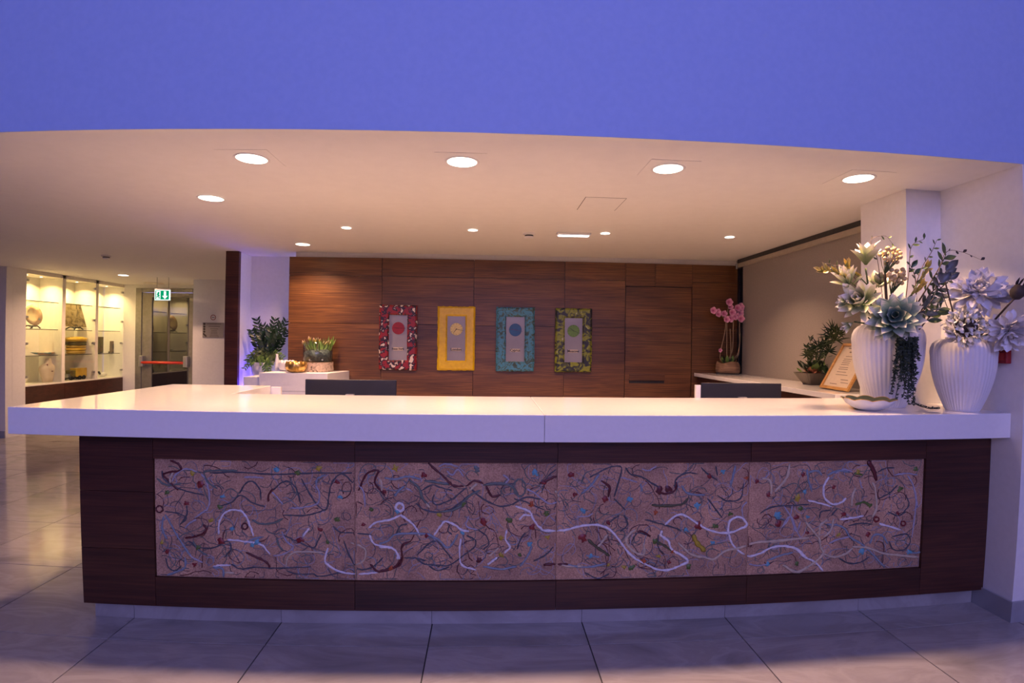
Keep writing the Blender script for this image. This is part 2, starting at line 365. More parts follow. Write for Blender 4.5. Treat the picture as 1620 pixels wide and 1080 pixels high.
# window with roller blind along the office side wall
w1 = struct(empty('window_1', (3.05, 4.9, 0)), 'dark window behind the roller blind')
BGL = mat('night_glass', (0.008, 0.009, 0.012), (0.012, 0.012, 0.016), 3, 0.05)
box('window_pane', 3.04, 3.06, 3.9, 6.10, 0, ZC, BGL, w1)
box('window_jamb', 2.972, 3.04, 6.02, 6.10, 0, ZC, METAL, w1)
box('window_sill_wall', 3.06, 3.2, 3.9, 6.1, 0, ZC, WHITE, w1)
struct(box('wall_right_back', 2.99, XR + 0.4, 3.484, 3.9, 0, ZC, WHITE))

# ================================================================== RECEPTION COUNTER
rc = empty('reception_counter', (0.3, 2.9, 0), 'long reception counter with thick white top, dark walnut front and painted relief panels', 'counter')
def prism(name, poly, z0, z1, m, parent, bev=0.004):
    import bmesh
    bm = bmesh.new(); lo = [bm.verts.new((x, y, z0)) for x, y in poly]
    f = bm.faces.new(lo); ex = bmesh.ops.extrude_face_region(bm, geom=[f])
    for e in ex['geom']:
        if isinstance(e, bmesh.types.BMVert): e.co.z = z1
    bmesh.ops.recalc_face_normals(bm, faces=bm.faces)
    if bev: bmesh.ops.bevel(bm, geom=list(bm.edges), offset=bev, segments=2, affect='EDGES', profile=0.5)
    me = bpy.data.meshes.new(name); bm.to_mesh(me); bm.free(); return rel(link(name, me, m), parent)
SE = aty(861.5, 680, YS).x
top1 = prism('countertop', [(-2.395, YS), (SE - 0.0008, YS), (SE - 0.0008, 3.414), (-1.640, 3.414), (-1.640, 4.03), (-2.395, 4.03)], ZS - 0.1355, ZS, SLAB, rc, 0.003)
top2 = prism('countertop', [(SE + 0.0008, YS), (XR - 0.001, YS), (XR - 0.001, 3.062), (2.625, 3.062), (2.625, 3.414), (SE + 0.0008, 3.414)], ZS - 0.1355, ZS, SLAB, rc, 0.003)
ZB, ZT = 0.1005, ZS - 0.1355
def wp(name, x0, x1, z0, z1, y0=YF): return box(name, x0 + .0012, x1 - .0012, y0, 2.715, z0 + .0012, z1 - .0012, WOODC, rc)
for z0, z1 in ((ZB, 0.401), (0.401, 0.702), (0.702, ZT)): wp('front_panel', -2.103, -1.706, z0, z1)
xs = [-1.706, -0.665, 0.373, 1.408, 2.448]
for x0, x1 in zip(xs[:-1], xs[1:]):
    wp('front_rail', x0, x1, 0.876, ZT); wp('front_rail', x0, x1, ZB, 0.257)
wp('front_panel', 2.448, 2.873, ZB, ZT)
for z0, z1 in ((ZB, 0.401), (0.401, 0.702), (0.702, ZT)): box('side_panel', -2.103, -2.083, 2.7165, 3.95, z0 + .001, z1 - .001, WOODC, rc)
box('carcass', -2.082, 2.62, 2.735, 3.30, ZB, ZT - .001, DARK, rc)
box('carcass', -2.082, -1.70, 3.30, 3.95, ZB, ZT - .001, WHITE, rc)
px_ = [-2.085, -1.866, -1.069, -0.275, 0.524, 1.319, 2.114, XR - 0.015]
for x0, x1 in zip(px_[:-1], px_[1:]): box('plinth_tile', x0 + .001, x1 - .001, 2.748, 2.762, 0.0005, ZB - .001, STONE, rc)
box('plinth_tile', -2.085, -2.075, 2.764, 3.9, 0.0005, ZB - .001, STONE, rc)
box('end_panel', -1.638, -1.565, 4.035, 4.06, 0.0, ZS - 0.012, WHITE, rc)

# painted relief panels: sandy ground with raised strands and blobs of paint
def sand_mat():
    m, n, l, b = new_mat('sandy_relief')
    tc = n.new('ShaderNodeTexCoord'); a = n.new('ShaderNodeTexNoise'); c = n.new('ShaderNodeTexNoise'); rp = n.new('ShaderNodeValToRGB'); r3 = n.new('ShaderNodeValToRGB'); mx = n.new('ShaderNodeMixRGB')
    a.inputs['Scale'].default_value = 150; a.inputs['Detail'].default_value = 3; c.inputs['Scale'].default_value = 5; c.inputs['Detail'].default_value = 5
    for e, q in zip(rp.color_ramp.elements, ((0.30, (0.35, 0.20, 0.125)), (0.68, (0.66, 0.43, 0.29)))): e.position = q[0]; e.color = (*q[1], 1)
    for e, q in zip(r3.color_ramp.elements, ((0.35, (0.62, 0.58, 0.60)), (0.65, (1.0, 0.95, 0.9)))): e.position = q[0]; e.color = (*q[1], 1)
    l.new(tc.outputs['Object'], a.inputs['Vector']); l.new(tc.outputs['Object'], c.inputs['Vector']); l.new(a.outputs['Fac'], rp.inputs[0]); l.new(c.outputs['Fac'], r3.inputs[0])
    mx.blend_type = 'MULTIPLY'; mx.inputs[0].default_value = 1; l.new(rp.outputs[0], mx.inputs[1]); l.new(r3.outputs[0], mx.inputs[2]); l.new(mx.outputs[0], b.inputs['Base Color'])
    bp = n.new('ShaderNodeBump'); bp.inputs['Strength'].default_value = 0.5; bp.inputs['Distance'].default_value = 0.004; l.new(a.outputs['Fac'], bp.inputs['Height']); l.new(bp.outputs[0], b.inputs['Normal'])
    b.inputs['Roughness'].default_value = 0.8; return m
SAND = sand_mat()
PC = dict(white=(0.78, 0.74, 0.78), cream=(0.58, 0.47, 0.34), slate=(0.065, 0.075, 0.095), lilac=(0.40, 0.38, 0.46), red=(0.22, 0.018, 0.022), darkred=(0.10, 0.012, 0.02), green=(0.10, 0.16, 0.03), olive=(0.09, 0.09, 0.045),
          yellow=(0.45, 0.34, 0.03), cyan=(0.12, 0.36, 0.46), blue=(0.24, 0.30, 0.36), orange=(0.45, 0.09, 0.02), sage=(0.13, 0.165, 0.15), grey=(0.22, 0.20, 0.22))
PM = {k: mat('paint_' + k, c, tuple(q * 0.78 for q in c), 60, 0.4, bump=0.15) for k, c in PC.items()}
YA = 2.703       # ground of the relief
arts = []
for x0, x1 in zip(xs[:-1], xs[1:]):
    o = box('art_panel', x0 + .001, x1 - .001, YA, 2.720, 0.258, 0.875, SAND, rc); o['label'] = 'sandy relief panel with tangled strands of coloured paint'; arts.append((x0, x1, o))
def art_at(x):
    for x0, x1, o in arts:
        if x < x1: return o, x0, x1
    return arts[-1][2], arts[-1][0], arts[-1][1]
def art_child(o, par):     # par itself carries location + parent inverse; its world matrix is a pure translation to par.location
    o.parent = par; o.matrix_parent_inverse = Matrix.Translation(-par.location); return o
CROPS = dict(A=(220, 700, 420 / 1620), B=(600, 700, 300 / 1350), C=(860, 700, 420 / 1620), D=(1220, 700, 340 / 1530))
def ap(cr, q): ox, oy, s = CROPS[cr]; p = aty(ox + q[0] * s, oy + q[1] * s, YA); return Vector((p.x, YA - 0.001, min(0.872, max(0.262, p.z))))
def strand(cr, col, wpx, pts):
    P3 = spline([ap(cr, q) for q in pts], 5)
    rr = wpx * (0.72 if col in ('blue', 'lilac', 'sage') else 0.88) * 2.75 / 833 / 2
    par, x0, x1 = art_at(P3[len(P3) // 2].x)
    # strands are cut at the joints between panels
    run = []; runs = []
    for p in P3:
        pr = art_at(p.x)[0]
        if run and pr is not run[-1][0]: runs.append(run); run = []
        run.append((pr, p))
    runs.append(run)
    for rn in runs:
        if len(rn) < 3: continue
        pp = [q[1] + Vector((R.uniform(-.0015, .0015), 0, R.uniform(-.0015, .0015))) for q in rn]
        n = len(pp); rad = [rr * R.uniform(.7, 1.25) * (0.55 if i in (0, n - 1) else 1) for i in range(n)]
        v, f = tube(pp, rad, 6, 0.55)
        art_child(mesh('paint_strand', v, f, PM[col], None, True), rn[0][0])
def blob(cr, col, size, c):
    p = ap(cr, c); par, x0, x1 = art_at(p.x); r = size * 2.75 / 833 / 2; seg = 11
    p.x = min(x1 - r - .002, max(x0 + r + .002, p.x))
    k = [R.uniform(.45, 1.35) for _ in range(seg)]
    v = [(p.x, YA - 0.006, p.z)]
    for ring, q, yy in ((0, 0.6, YA - 0.005), (1, 1.0, YA + 0.001)):
        for i in range(seg): a = 2 * math.pi * i / seg; v.append((p.x + r * q * k[i] * math.cos(a), yy, p.z + r * q * k[i] * math.sin(a)))
    f = [(0, 1 + i, 1 + (i + 1) % seg) for i in range(seg)] + [(1 + i, 1 + seg + i, 1 + seg + (i + 1) % seg, 1 + (i + 1) % seg) for i in range(seg)]
    art_child(mesh('paint_blob', v, f, PM[col], None, True), par)
def ring(cr, col, wpx, c, r, ry=None): strand(cr, col, wpx, [(c[0] + r * math.cos(a * .63), c[1] + (ry or r) * math.sin(a * .63)) for a in range(11)])
S = strand
for cr, col, wd, L in (
    ('A', 'white', 4, [[(485, 560), (490, 490), (520, 430), (580, 410), (640, 430), (675, 500), (700, 570)], [(540, 590), (620, 600), (740, 620), (800, 680)], [(1155, 640), (1135, 720), (1190, 770), (1260, 795), (1360, 800), (1460, 790)], [(450, 755), (500, 748), (560, 748)], [(1000, 570), (1020, 545), (1040, 520)], [(1400, 520), (1450, 485), (1530, 470), (1600, 440)], [(1405, 560), (1440, 620), (1540, 640), (1580, 680), (1590, 710)]]),
    ('A', 'lilac', 4, [[(340, 460), (380, 430), (420, 400), (430, 330), (410, 230), (380, 190)], [(300, 680), (340, 710), (390, 730)], [(810, 300), (850, 340), (880, 380)], [(280, 520), (310, 490), (350, 470)], [(200, 240), (230, 190), (290, 160), (360, 180)], [(640, 210), (700, 210), (760, 215)], [(870, 540), (900, 600), (940, 640), (880, 680), (820, 690)], [(1380, 390), (1370, 300), (1340, 260)], [(920, 400), (1000, 395), (1090, 370), (1100, 310), (1080, 260)]]),
    ('A', 'slate', 2.6, [[(140, 170), (150, 220), (220, 270), (310, 300), (400, 320)], [(610, 310), (650, 250), (690, 235), (735, 280), (745, 350)], [(500, 385), (570, 360), (620, 320), (700, 370), (770, 390)], [(990, 220), (1030, 290), (1080, 370), (1140, 410), (1160, 320), (1180, 240), (1240, 190), (1320, 260)], [(820, 290), (860, 250), (910, 235), (960, 280), (985, 370)], [(880, 440), (980, 445), (1080, 430), (1140, 405)], [(560, 740), (620, 770), (700, 760), (800, 765), (960, 760), (1050, 755)], [(900, 780), (960, 800), (1060, 800), (1100, 815), (1240, 790)], [(1185, 510), (1230, 545), (1310, 550), (1420, 560)], [(430, 185), (600, 180), (760, 190), (930, 190), (1100, 185), (1300, 185)], [(160, 420), (230, 430), (290, 460), (250, 500)], [(290, 380), (290, 440), (260, 490)], [(160, 700), (180, 760), (220, 780), (260, 750)], [(300, 600), (380, 640), (460, 640), (540, 600), (560, 650), (520, 700)], [(880, 560), (960, 600), (1060, 640), (1090, 600), (1110, 560)], [(1250, 600), (1290, 700), (1340, 770), (1420, 760), (1490, 700)]]),
    ('A', 'sage', 4.5, [[(690, 470), (740, 495), (820, 490), (880, 460)], [(110, 220), (170, 260), (260, 250)], [(330, 600), (360, 650), (420, 690)], [(480, 280), (420, 240), (400, 180), (470, 170), (600, 170)], [(840, 580), (850, 620), (880, 660)]]),
    ('A', 'blue', 5, [[(160, 440), (190, 490), (240, 580), (280, 640), (310, 690)], [(150, 450), (140, 520), (170, 590)], [(170, 820), (220, 790), (280, 760), (280, 700)], [(640, 620), (690, 590), (750, 575)], [(450, 760), (510, 770), (515, 820)], [(1080, 260), (1090, 220), (1140, 195)]]),
    ('A', 'darkred', 4, [[(190, 110), (240, 130), (250, 170), (150, 190), (190, 240), (240, 290)], [(280, 580), (330, 575), (380, 560), (410, 530), (390, 500)], [(790, 360), (790, 320), (820, 280)], [(650, 670), (720, 700), (780, 730), (800, 770)], [(1340, 290), (1390, 190), (1460, 170), (1440, 240), (1500, 320)], [(1410, 740), (1460, 785), (1560, 760), (1600, 700)]]),
    ('A', 'cream', 4, [[(895, 760), (910, 700), (950, 670), (1050, 665), (1120, 670)], [(1290, 610), (1350, 630), (1385, 660), (1370, 720), (1310, 750)], [(1480, 300), (1480, 250), (1470, 220)], [(190, 250), (190, 210), (215, 170)], [(520, 790), (580, 795)]]),
    ('B', 'white', 4.2, [[(150, 510), (190, 540), (250, 590), (290, 660)], [(390, 660), (430, 600), (470, 560), (530, 580), (590, 620), (640, 630)], [(580, 680), (570, 780), (590, 870), (690, 905)], [(905, 620), (900, 690), (930, 740), (890, 785)], [(840, 815), (800, 845), (770, 870)], [(970, 450), (1070, 490), (1090, 530), (1130, 590), (1190, 630), (1320, 620)], [(995, 550), (1030, 515), (1080, 520)], [(0, 740), (90, 750), (130, 790), (130, 830)]]),
    ('B', 'lilac', 4, [[(480, 200), (520, 230), (560, 190), (600, 240)], [(420, 170), (480, 150), (560, 170)], [(190, 320), (240, 350)], [(1050, 330), (1110, 360), (1200, 430), (1280, 420)], [(640, 520), (620, 590), (700, 620)], [(880, 230), (920, 260), (900, 290)]]),
    ('B', 'slate', 2.6, [[(260, 430), (330, 480), (460, 490), (560, 440), (640, 370)], [(640, 320), (740, 400), (850, 450), (940, 440), (1040, 390), (1150, 400)], [(270, 800), (340, 730), (410, 700), (480, 780), (520, 830)], [(250, 810), (320, 860), (420, 870), (500, 870), (600, 800), (680, 740), (680, 690), (620, 660)], [(500, 580), (490, 630), (520, 650)], [(1040, 640), (1000, 700), (980, 760)], [(300, 340), (380, 300), (440, 320), (520, 340)], [(120, 650), (150, 590), (200, 580)], [(700, 620), (760, 660), (780, 720), (740, 760)], [(620, 320), (520, 400), (420, 440), (380, 420), (390, 370)], [(1160, 340), (1200, 240), (1260, 190)], [(360, 880), (420, 910), (500, 880)], [(960, 400), (1040, 420), (1180, 480)], [(1100, 840), (1180, 800), (1240, 740)], [(760, 290), (880, 300), (960, 290)], [(180, 820), (260, 820), (330, 840)]]),
    ('B', 'sage', 5.5, [[(210, 260), (280, 320), (310, 400), (360, 450)], [(320, 270), (400, 280), (500, 300)], [(560, 470), (640, 380), (720, 340)], [(740, 300), (860, 290), (940, 310), (990, 370)], [(430, 490), (520, 480), (600, 440)]]),
    ('B', 'blue', 5, [[(0, 720), (60, 700), (130, 650), (330, 650), (420, 690), (480, 745), (520, 720), (560, 650)], [(110, 380), (140, 340), (180, 310)], [(1000, 880), (1040, 830), (1070, 780), (1085, 730)], [(40, 250), (120, 260), (200, 240), (300, 260)], [(740, 880), (860, 900), (980, 880)]]),
    ('B', 'darkred', 4, [[(350, 130), (400, 190), (460, 240), (520, 300), (600, 310)], [(760, 300), (800, 380), (860, 370)], [(1140, 290), (1200, 260), (1270, 235)], [(0, 915), (60, 900), (130, 880), (165, 830), (160, 740), (220, 700)], [(620, 310), (680, 270), (740, 290)]]),
    ('B', 'cream', 4.5, [[(780, 810), (850, 745)], [(640, 340), (700, 290)], [(330, 420), (360, 460)]]),
    ('C', 'white', 4.6, [[(0, 535), (120, 535), (220, 510), (310, 500), (390, 520), (450, 580), (500, 650), (550, 700), (620, 740), (700, 775), (760, 775), (830, 750), (880, 720), (830, 680), (780, 650), (760, 600), (715, 565), (725, 535)], [(740, 500), (800, 450), (850, 440), (920, 480), (980, 520), (1050, 545), (1130, 550), (1200, 525), (1240, 500), (1210, 460), (1170, 455), (1130, 490), (1130, 560), (1160, 630), (1240, 690), (1310, 680), (1390, 640), (1470, 630), (1550, 650), (1600, 700)]]),
    ('C', 'cream', 5, [[(820, 610), (900, 680), (980, 700), (1040, 710), (1110, 660), (1200, 640), (1290, 610), (1400, 600), (1500, 590), (1620, 580)], [(500, 570), (510, 620), (560, 670), (610, 680), (610, 610)], [(1420, 290), (1480, 220), (1500, 130)], [(1330, 220), (1380, 230), (1390, 300), (1370, 320)], [(330, 635), (360, 600), (390, 560)], [(500, 600), (520, 560), (560, 530)], [(90, 740), (160, 755), (240, 750)], [(70, 290), (95, 330)], [(1470, 750), (1530, 790), (1620, 760)]]),
    ('C', 'slate', 2.8, [[(430, 330), (450, 260), (475, 150), (400, 150), (340, 180), (280, 210)], [(430, 340), (470, 380), (500, 410)], [(500, 150), (530, 190), (600, 210), (650, 240), (700, 270)], [(800, 270), (810, 220), (870, 185), (940, 190)], [(1060, 320), (1120, 355), (1200, 340), (1220, 250)], [(1320, 430), (1400, 390), (1500, 385), (1620, 375)], [(400, 490), (430, 460), (460, 445)], [(490, 440), (510, 500), (470, 540)], [(540, 600), (570, 550), (630, 560)], [(700, 560), (700, 640), (740, 680)], [(620, 470), (700, 490), (800, 520), (840, 540)], [(1000, 340), (1060, 420), (1090, 460)], [(250, 790), (330, 830), (400, 800)], [(960, 150), (1000, 190), (1060, 230)], [(1050, 140), (1060, 200)]]),
    ('C', 'olive', 5, [[(660, 380), (740, 385), (840, 375), (880, 340)], [(270, 590), (330, 640), (400, 690)], [(680, 600), (740, 630), (800, 670)]]),
    ('C', 'blue', 5, [[(230, 310), (280, 270), (340, 190)], [(130, 740), (250, 760), (380, 740)], [(840, 260), (880, 310), (980, 320)], [(1140, 270), (1170, 140)], [(260, 690), (300, 690), (340, 700)], [(1360, 720), (1440, 690), (1520, 670)], [(590, 250), (600, 300)]]),
    ('C', 'darkred', 4.5, [[(0, 240), (40, 220), (80, 205)], [(690, 290), (740, 310), (800, 290), (810, 240)], [(350, 230), (400, 270), (395, 330)], [(0, 745), (70, 740), (150, 742)], [(570, 545), (600, 540), (650, 570)]]),
    ('C', 'lilac', 3.5, [[(470, 210), (520, 225), (570, 240)], [(1220, 470), (1210, 400), (1240, 360)], [(1450, 520), (1500, 450), (1540, 540), (1570, 480)], [(1250, 740), (1310, 750), (1370, 740)], [(600, 160), (640, 170), (690, 140)], [(90, 500), (40, 450)], [(200, 450), (260, 450), (300, 430)]]),
    ('C', 'yellow', 9, [[(910, 560), (935, 610), (985, 660)]]),
    ('D', 'white', 4.4, [[(0, 750), (80, 735), (170, 755), (230, 810), (310, 850), (370, 920)], [(410, 245), (375, 310), (380, 390), (430, 435), (490, 430), (535, 395)], [(260, 410), (340, 430), (430, 455)], [(490, 545), (580, 535), (660, 520)], [(770, 575), (850, 600), (920, 620)]]),
    ('D', 'cream', 5, [[(0, 710), (130, 690), (270, 680)], [(245, 565), (290, 620), (340, 680), (350, 740), (370, 790), (310, 850), (255, 885)], [(340, 670), (350, 590), (400, 545)], [(370, 670), (420, 630), (445, 540)], [(370, 790), (450, 815), (530, 790), (580, 750)], [(580, 740), (690, 750), (800, 790), (900, 800), (1050, 815)], [(130, 150), (120, 230), (70, 300), (20, 350)], [(570, 460), (580, 380), (600, 320)], [(720, 530), (750, 460), (740, 330), (720, 280)], [(80, 870), (150, 910), (200, 920), (260, 880)]]),
    ('D', 'darkred', 9, [[(690, 130), (730, 200), (750, 270)]]),
    ('D', 'blue', 5, [[(255, 190), (265, 270), (290, 350)], [(400, 580), (480, 590), (530, 620), (560, 670), (640, 720), (720, 790), (810, 890)], [(960, 775), (1010, 785), (1060, 778)], [(700, 720), (730, 660), (790, 660), (830, 720)], [(270, 210), (330, 200), (360, 230)], [(400, 230), (480, 200), (560, 210)]]),
    ('D', 'lilac', 4, [[(1000, 270), (1030, 400), (1020, 530), (1000, 680)], [(970, 230), (1020, 330), (1040, 460)], [(880, 230), (960, 220), (1040, 230)], [(450, 220), (520, 190), (580, 210)], [(630, 260), (645, 330)], [(90, 450), (150, 540), (180, 620), (210, 680)], [(80, 600), (130, 530), (150, 440)], [(410, 720), (470, 690), (560, 670)]]),
    ('D', 'slate', 2.8, [[(760, 210), (820, 180), (880, 180)], [(550, 590), (640, 575), (720, 580)], [(760, 400), (840, 360), (900, 300)], [(860, 670), (960, 650), (990, 700), (950, 760), (870, 760), (840, 700)], [(830, 490), (900, 520), (960, 490)], [(340, 540), (360, 490), (420, 480)], [(480, 820), (560, 860), (640, 850), (700, 810)], [(430, 520), (470, 470)], [(960, 370), (980, 440), (940, 500)]]),
    ('D', 'green', 5, [[(600, 440), (660, 425), (710, 450)], [(590, 215), (650, 230)]])):
    for pts in L: S(cr, col, wd, pts)
ring('A', 'white', 3.5, (1590, 390), 24); ring('B', 'white', 4, (148, 460), 28); ring('B', 'sage', 4, (1000, 320), 42, 60); ring('A', 'darkred', 3, (645, 510), 18); ring('A', 'darkred', 3, (125, 405), 20); ring('D', 'red', 3.5, (750, 545), 17); ring('D', 'red', 3, (940, 575), 16)
for cr, col, L in (
    ('A', 'red', [(380, 255, 14), (290, 370, 9), (500, 600, 12), (1105, 530, 10), (985, 590, 13), (170, 660, 10), (340, 745, 9), (1500, 300, 8), (1370, 500, 8), (1210, 240, 9)]),
    ('A', 'green', [(970, 180, 12), (490, 390, 11), (1150, 605, 9), (170, 305, 9), (1210, 465, 10), (360, 640, 10), (1415, 405, 8)]),
    ('A', 'yellow', [(325, 185, 10), (1095, 155, 11), (1565, 155, 12), (440, 475, 9), (140, 610, 8)]),
    ('A', 'cyan', [(720, 610, 12), (690, 620, 9), (570, 525, 8), (510, 330, 9), (840, 160, 9), (1230, 330, 10)]), ('A', 'orange', [(1540, 765, 11)]),
    ('B', 'green', [(920, 550, 12), (1190, 500, 10), (600, 430, 11), (1000, 800, 8)]), ('B', 'sage', [(695, 190, 13)]), ('B', 'yellow', [(865, 675, 9), (430, 515, 9), (870, 800, 9), (1200, 670, 8)]),
    ('B', 'red', [(1170, 285, 10), (1085, 600, 12), (740, 560, 14), (340, 655, 9), (320, 230, 11)]), ('B', 'darkred', [(715, 835, 10)]), ('B', 'orange', [(1085, 440, 10)]), ('B', 'cyan', [(1110, 215, 12), (130, 490, 9), (590, 640, 8), (1075, 720, 9)]),
    ('C', 'red', [(945, 505, 14), (240, 580, 15), (395, 490, 8), (190, 315, 10), (375, 345, 12), (170, 195, 10), (1375, 315, 9), (1300, 235, 9), (1435, 490, 10), (1545, 455, 8), (1015, 205, 9), (765, 730, 8)]), ('C', 'darkred', [(710, 290, 14), (760, 285, 13)]),
    ('C', 'orange', [(615, 720, 11), (685, 425, 10), (1240, 215, 9), (785, 660, 7)]), ('C', 'green', [(540, 765, 11), (1045, 510, 11), (680, 600, 9), (885, 755, 10), (1140, 435, 11), (15, 430, 10), (1570, 400, 9)]),
    ('C', 'yellow', [(1550, 335, 12), (395, 745, 6), (490, 760, 8), (700, 690, 8)]), ('C', 'cyan', [(240, 415, 10), (525, 345, 10), (940, 385, 12), (1095, 175, 9), (1430, 445, 13), (1365, 745, 10), (870, 530, 9), (290, 690, 9), (1030, 610, 8)]),
    ('D', 'green', [(705, 445, 10), (920, 330, 12), (1030, 190, 11), (180, 865, 9), (210, 465, 8)]), ('D', 'yellow', [(185, 395, 12), (480, 655, 8), (615, 210, 9)]), ('D', 'red', [(445, 315, 9), (515, 510, 10), (900, 500, 9), (260, 640, 8), (180, 530, 9), (50, 580, 10), (230, 225, 8), (690, 655, 9)]),
    ('D', 'cyan', [(45, 515, 13), (260, 530, 8), (650, 775, 12), (985, 778, 11), (240, 350, 9)])):
    for x, y, s in L: blob(cr, col, s, (x, y))
# the finest tangle: too small to pick apart, one part per panel and colour
for x0, x1, par in arts:
    for col, cnt, rad in (('slate', 70, 0.0017), ('sage', 30, 0.0024), ('lilac', 40, 0.0018), ('grey', 50, 0.0018), ('darkred', 20, 0.0023), ('blue', 22, 0.002)):
        mb = MB()
        for _ in range(cnt):
            x, z = R.uniform(x0 + .03, x1 - .03), R.uniform(0.28, 0.85); a = R.uniform(0, 6.28); bend = R.uniform(-.9, .9); P3 = []
            for i in range(R.randint(4, 11)):
                P3.append((min(x1 - .006, max(x0 + .006, x)), YA - 0.0005, min(0.868, max(0.265, z)))); x += .022 * math.cos(a); z += .022 * math.sin(a); a += bend + R.uniform(-.5, .5)
            v, f = tube(P3, [rad * R.uniform(.6, 1.3) for _ in P3], 5, 0.6); mb.add(v, f)
        o = art_child(mesh('paint_splatter', mb.v, mb.f, PM[col], None, True), par); o['kind'] = 'stuff'

# ================================================================== CEILING FITTINGS
WARM = (1.0, 0.58, 0.36)
def area(name, loc, size, power, col, parent=None, spread=150, rot=(0, 0, 0)):
    l = bpy.data.lights.new(name, 'AREA'); l.shape = 'DISK'; l.size = size; l.energy = power; l.color = col; l.spread = math.radians(spread)
    o = bpy.data.objects.new(name, l); COL.objects.link(o); o.location = loc; o.rotation_euler = rot
    return rel(o, parent)
def downlight(x, y, r, power, label, group, plate=0.0, spread=108):
    t = empty('downlight', (x, y, ZC), label, 'ceiling light', group)
    if plate: box('mounting_plate', x - plate, x + plate, y - plate, y + plate, ZC - 0.0022, ZC - 0.0002, CEIL, t)
    v, f = lathe([(r * 1.16, -0.0025), (r * 1.14, -0.006), (r * 1.0, -0.006), (r * 0.98, -0.0025)], 32, close=False); rel(mesh('trim_ring', [(a + x, b + y, c + ZC) for a, b, c in v], f, WHITE, None, True), t)
    v, f = disc(r * 0.99, 0.0); rel(mesh('lamp_glass', [(a + x, b + y, ZC - 0.004) for a, b, c in v], [q[::-1] for q in f], LAMP), t)
    area('lamp', (x, y, ZC - 0.012), r * 1.6, power, WARM, t, spread)
for x, lab in ((-1.319, 'large plated downlight over the counter, next to the downlight of the counter return'), (-0.152, 'large plated downlight over the counter, in line with the yellow clock'), (1.015, 'large plated downlight over the counter, nearby the square access panel'), (2.185, 'large plated downlight over the counter, next to the white pillar')): downlight(x, 2.916, 0.083, 15.5, lab, 'downlights over the counter', 0.14)
downlight(-1.985, 3.761, 0.083, 12, 'large round downlight without plate above the counter return', None)
downlight(-1.955, 5.585, 0.072, 19, 'round downlight close to the walnut wall above the birch slice', None, 0, 128)
for x, lab in ((-1.267, 'small round downlight before the walnut wall, in line with the red clock'), (-0.14, 'small round downlight before the walnut wall, in line with the yellow clock'), (1.061, 'small round downlight right beside the bar-shaped emergency light'), (2.233, 'small round downlight near the roller blind')): downlight(x, 4.72, 0.043, 11 if x > 2 else 20, lab, 'small downlights')
downlight(-5.936, 8.536, 0.075, 40, 'round downlight in the corridor beside the display cabinet', None, 0, 150)
el = empty('emergency_light', (0.778, 4.77, ZC), 'slim bar-shaped emergency light glowing cold white beside a small downlight', 'emergency light')
box('housing', 0.622, 0.934, 4.73, 4.81, ZC - 0.022, ZC - 0.0005, WHITE, el, 0.004)
box('diffuser', 0.640, 0.916, 4.742, 4.798, ZC - 0.026, ZC - 0.0222, emit_mat('cold_lamp', (0.86, 0.92, 1.0), 7.0), el)
def smoke(x, y, label):
    t = empty('smoke_detector', (x, y, ZC), label, 'smoke detector')
    for nm, pr, m in (('base', [(0.055, 0), (0.055, -0.018), (0.0, -0.018)], WHITE), ('sensor_ring', [(0.040, -0.018), (0.040, -0.030), (0.0, -0.030)], BLACK), ('cap', [(0.043, -0.030), (0.036, -0.046), (0.0, -0.048)], WHITE)):
        v, f = lathe(pr, 24, close=False); rel(mesh(nm, [(a + x, b + y, c + ZC - .0003) for a, b, c in v], [q[::-1] for q in f], m), t)
smoke(0.374, 4.82, 'white smoke detector on the ceiling next to the bar-shaped emergency light')
smoke(-4.726, 6.468, 'white smoke detector on the ceiling towards the display cabinet')
acc = empty('access_panel', (0.81, 3.73, ZC), 'square flush access panel in the ceiling with fine dark joint', 'access panel')
box('panel', 0.665, 0.945, 3.565, 3.905, ZC - 0.002, ZC - .0002, CEIL, acc)
box('joint', 0.661, 0.949, 3.561, 3.909, ZC - 0.0008, ZC - .0001, GROUT, acc)

# ================================================================== OFFICE SIDE: BLIND, SIDE COUNTER, DESK, MONITORS
BLINDM = mat('blind_fabric', (0.30, 0.265, 0.245), (0.27, 0.24, 0.22), 90, 0.8, bump=0.03)
CASS = mat('blind_cassette', (0.42, 0.36, 0.28), (0.38, 0.33, 0.26), 20, 0.45)
bl = empty('roller_blind', (2.96, 4.7, 1.0), 'closed taupe roller blind hanging along the window over the side counter', 'blind')
box('fabric', 2.956, 2.959, 3.50, 5.905, 0.90, 2.43, BLINDM, bl)
box('cassette', 2.915, 2.962, 3.49, 5.96, 2.405, 2.447, CASS, bl, 0.006)
box('gap_strip', 2.930, 2.985, 3.49, 5.99, 2.449, ZC - .001, BLACK, bl)  # black strip stands in for the dark gap above the cassette
box('end_cap', 2.905, 2.968, 5.961, 5.985, 2.385, 2.450, METAL, bl, 0.004)
sc_ = empty('side_counter', (2.7, 4.7, 0), 'narrow side counter with white top under the taupe blind', 'counter')
ZK = 1.159
box('top', 2.44, 2.953, 3.49, 6.045, ZK - 0.04, ZK, SLAB, sc_, 0.002)
for i in range(4): box('cabinet_front', 2.475, 2.495, 3.72 + i * .58, 3.72 + i * .58 + .577, 0.08, ZK - .041, WOODC, sc_)
box('cabinet_body', 2.4955, 2.953, 3.50, 6.045, 0.0, ZK - .041, WHITE, sc_)
dk = empty('work_desk', (0.4, 3.7, 0), 'white lower work desk hidden behind the reception counter', 'desk')
box('desk_top', -1.55, 2.43, 3.31, 4.05, 0.72, 0.745, SLAB, dk, 0.002)
for x in (-1.5, 0.4, 2.36): box('desk_leg', x, x + .04, 3.40, 4.0, 0, .7195, WHITE, dk)
MONB = mat('monitor_back', (0.010, 0.011, 0.020), (0.008, 0.009, 0.016), 8, 0.45)
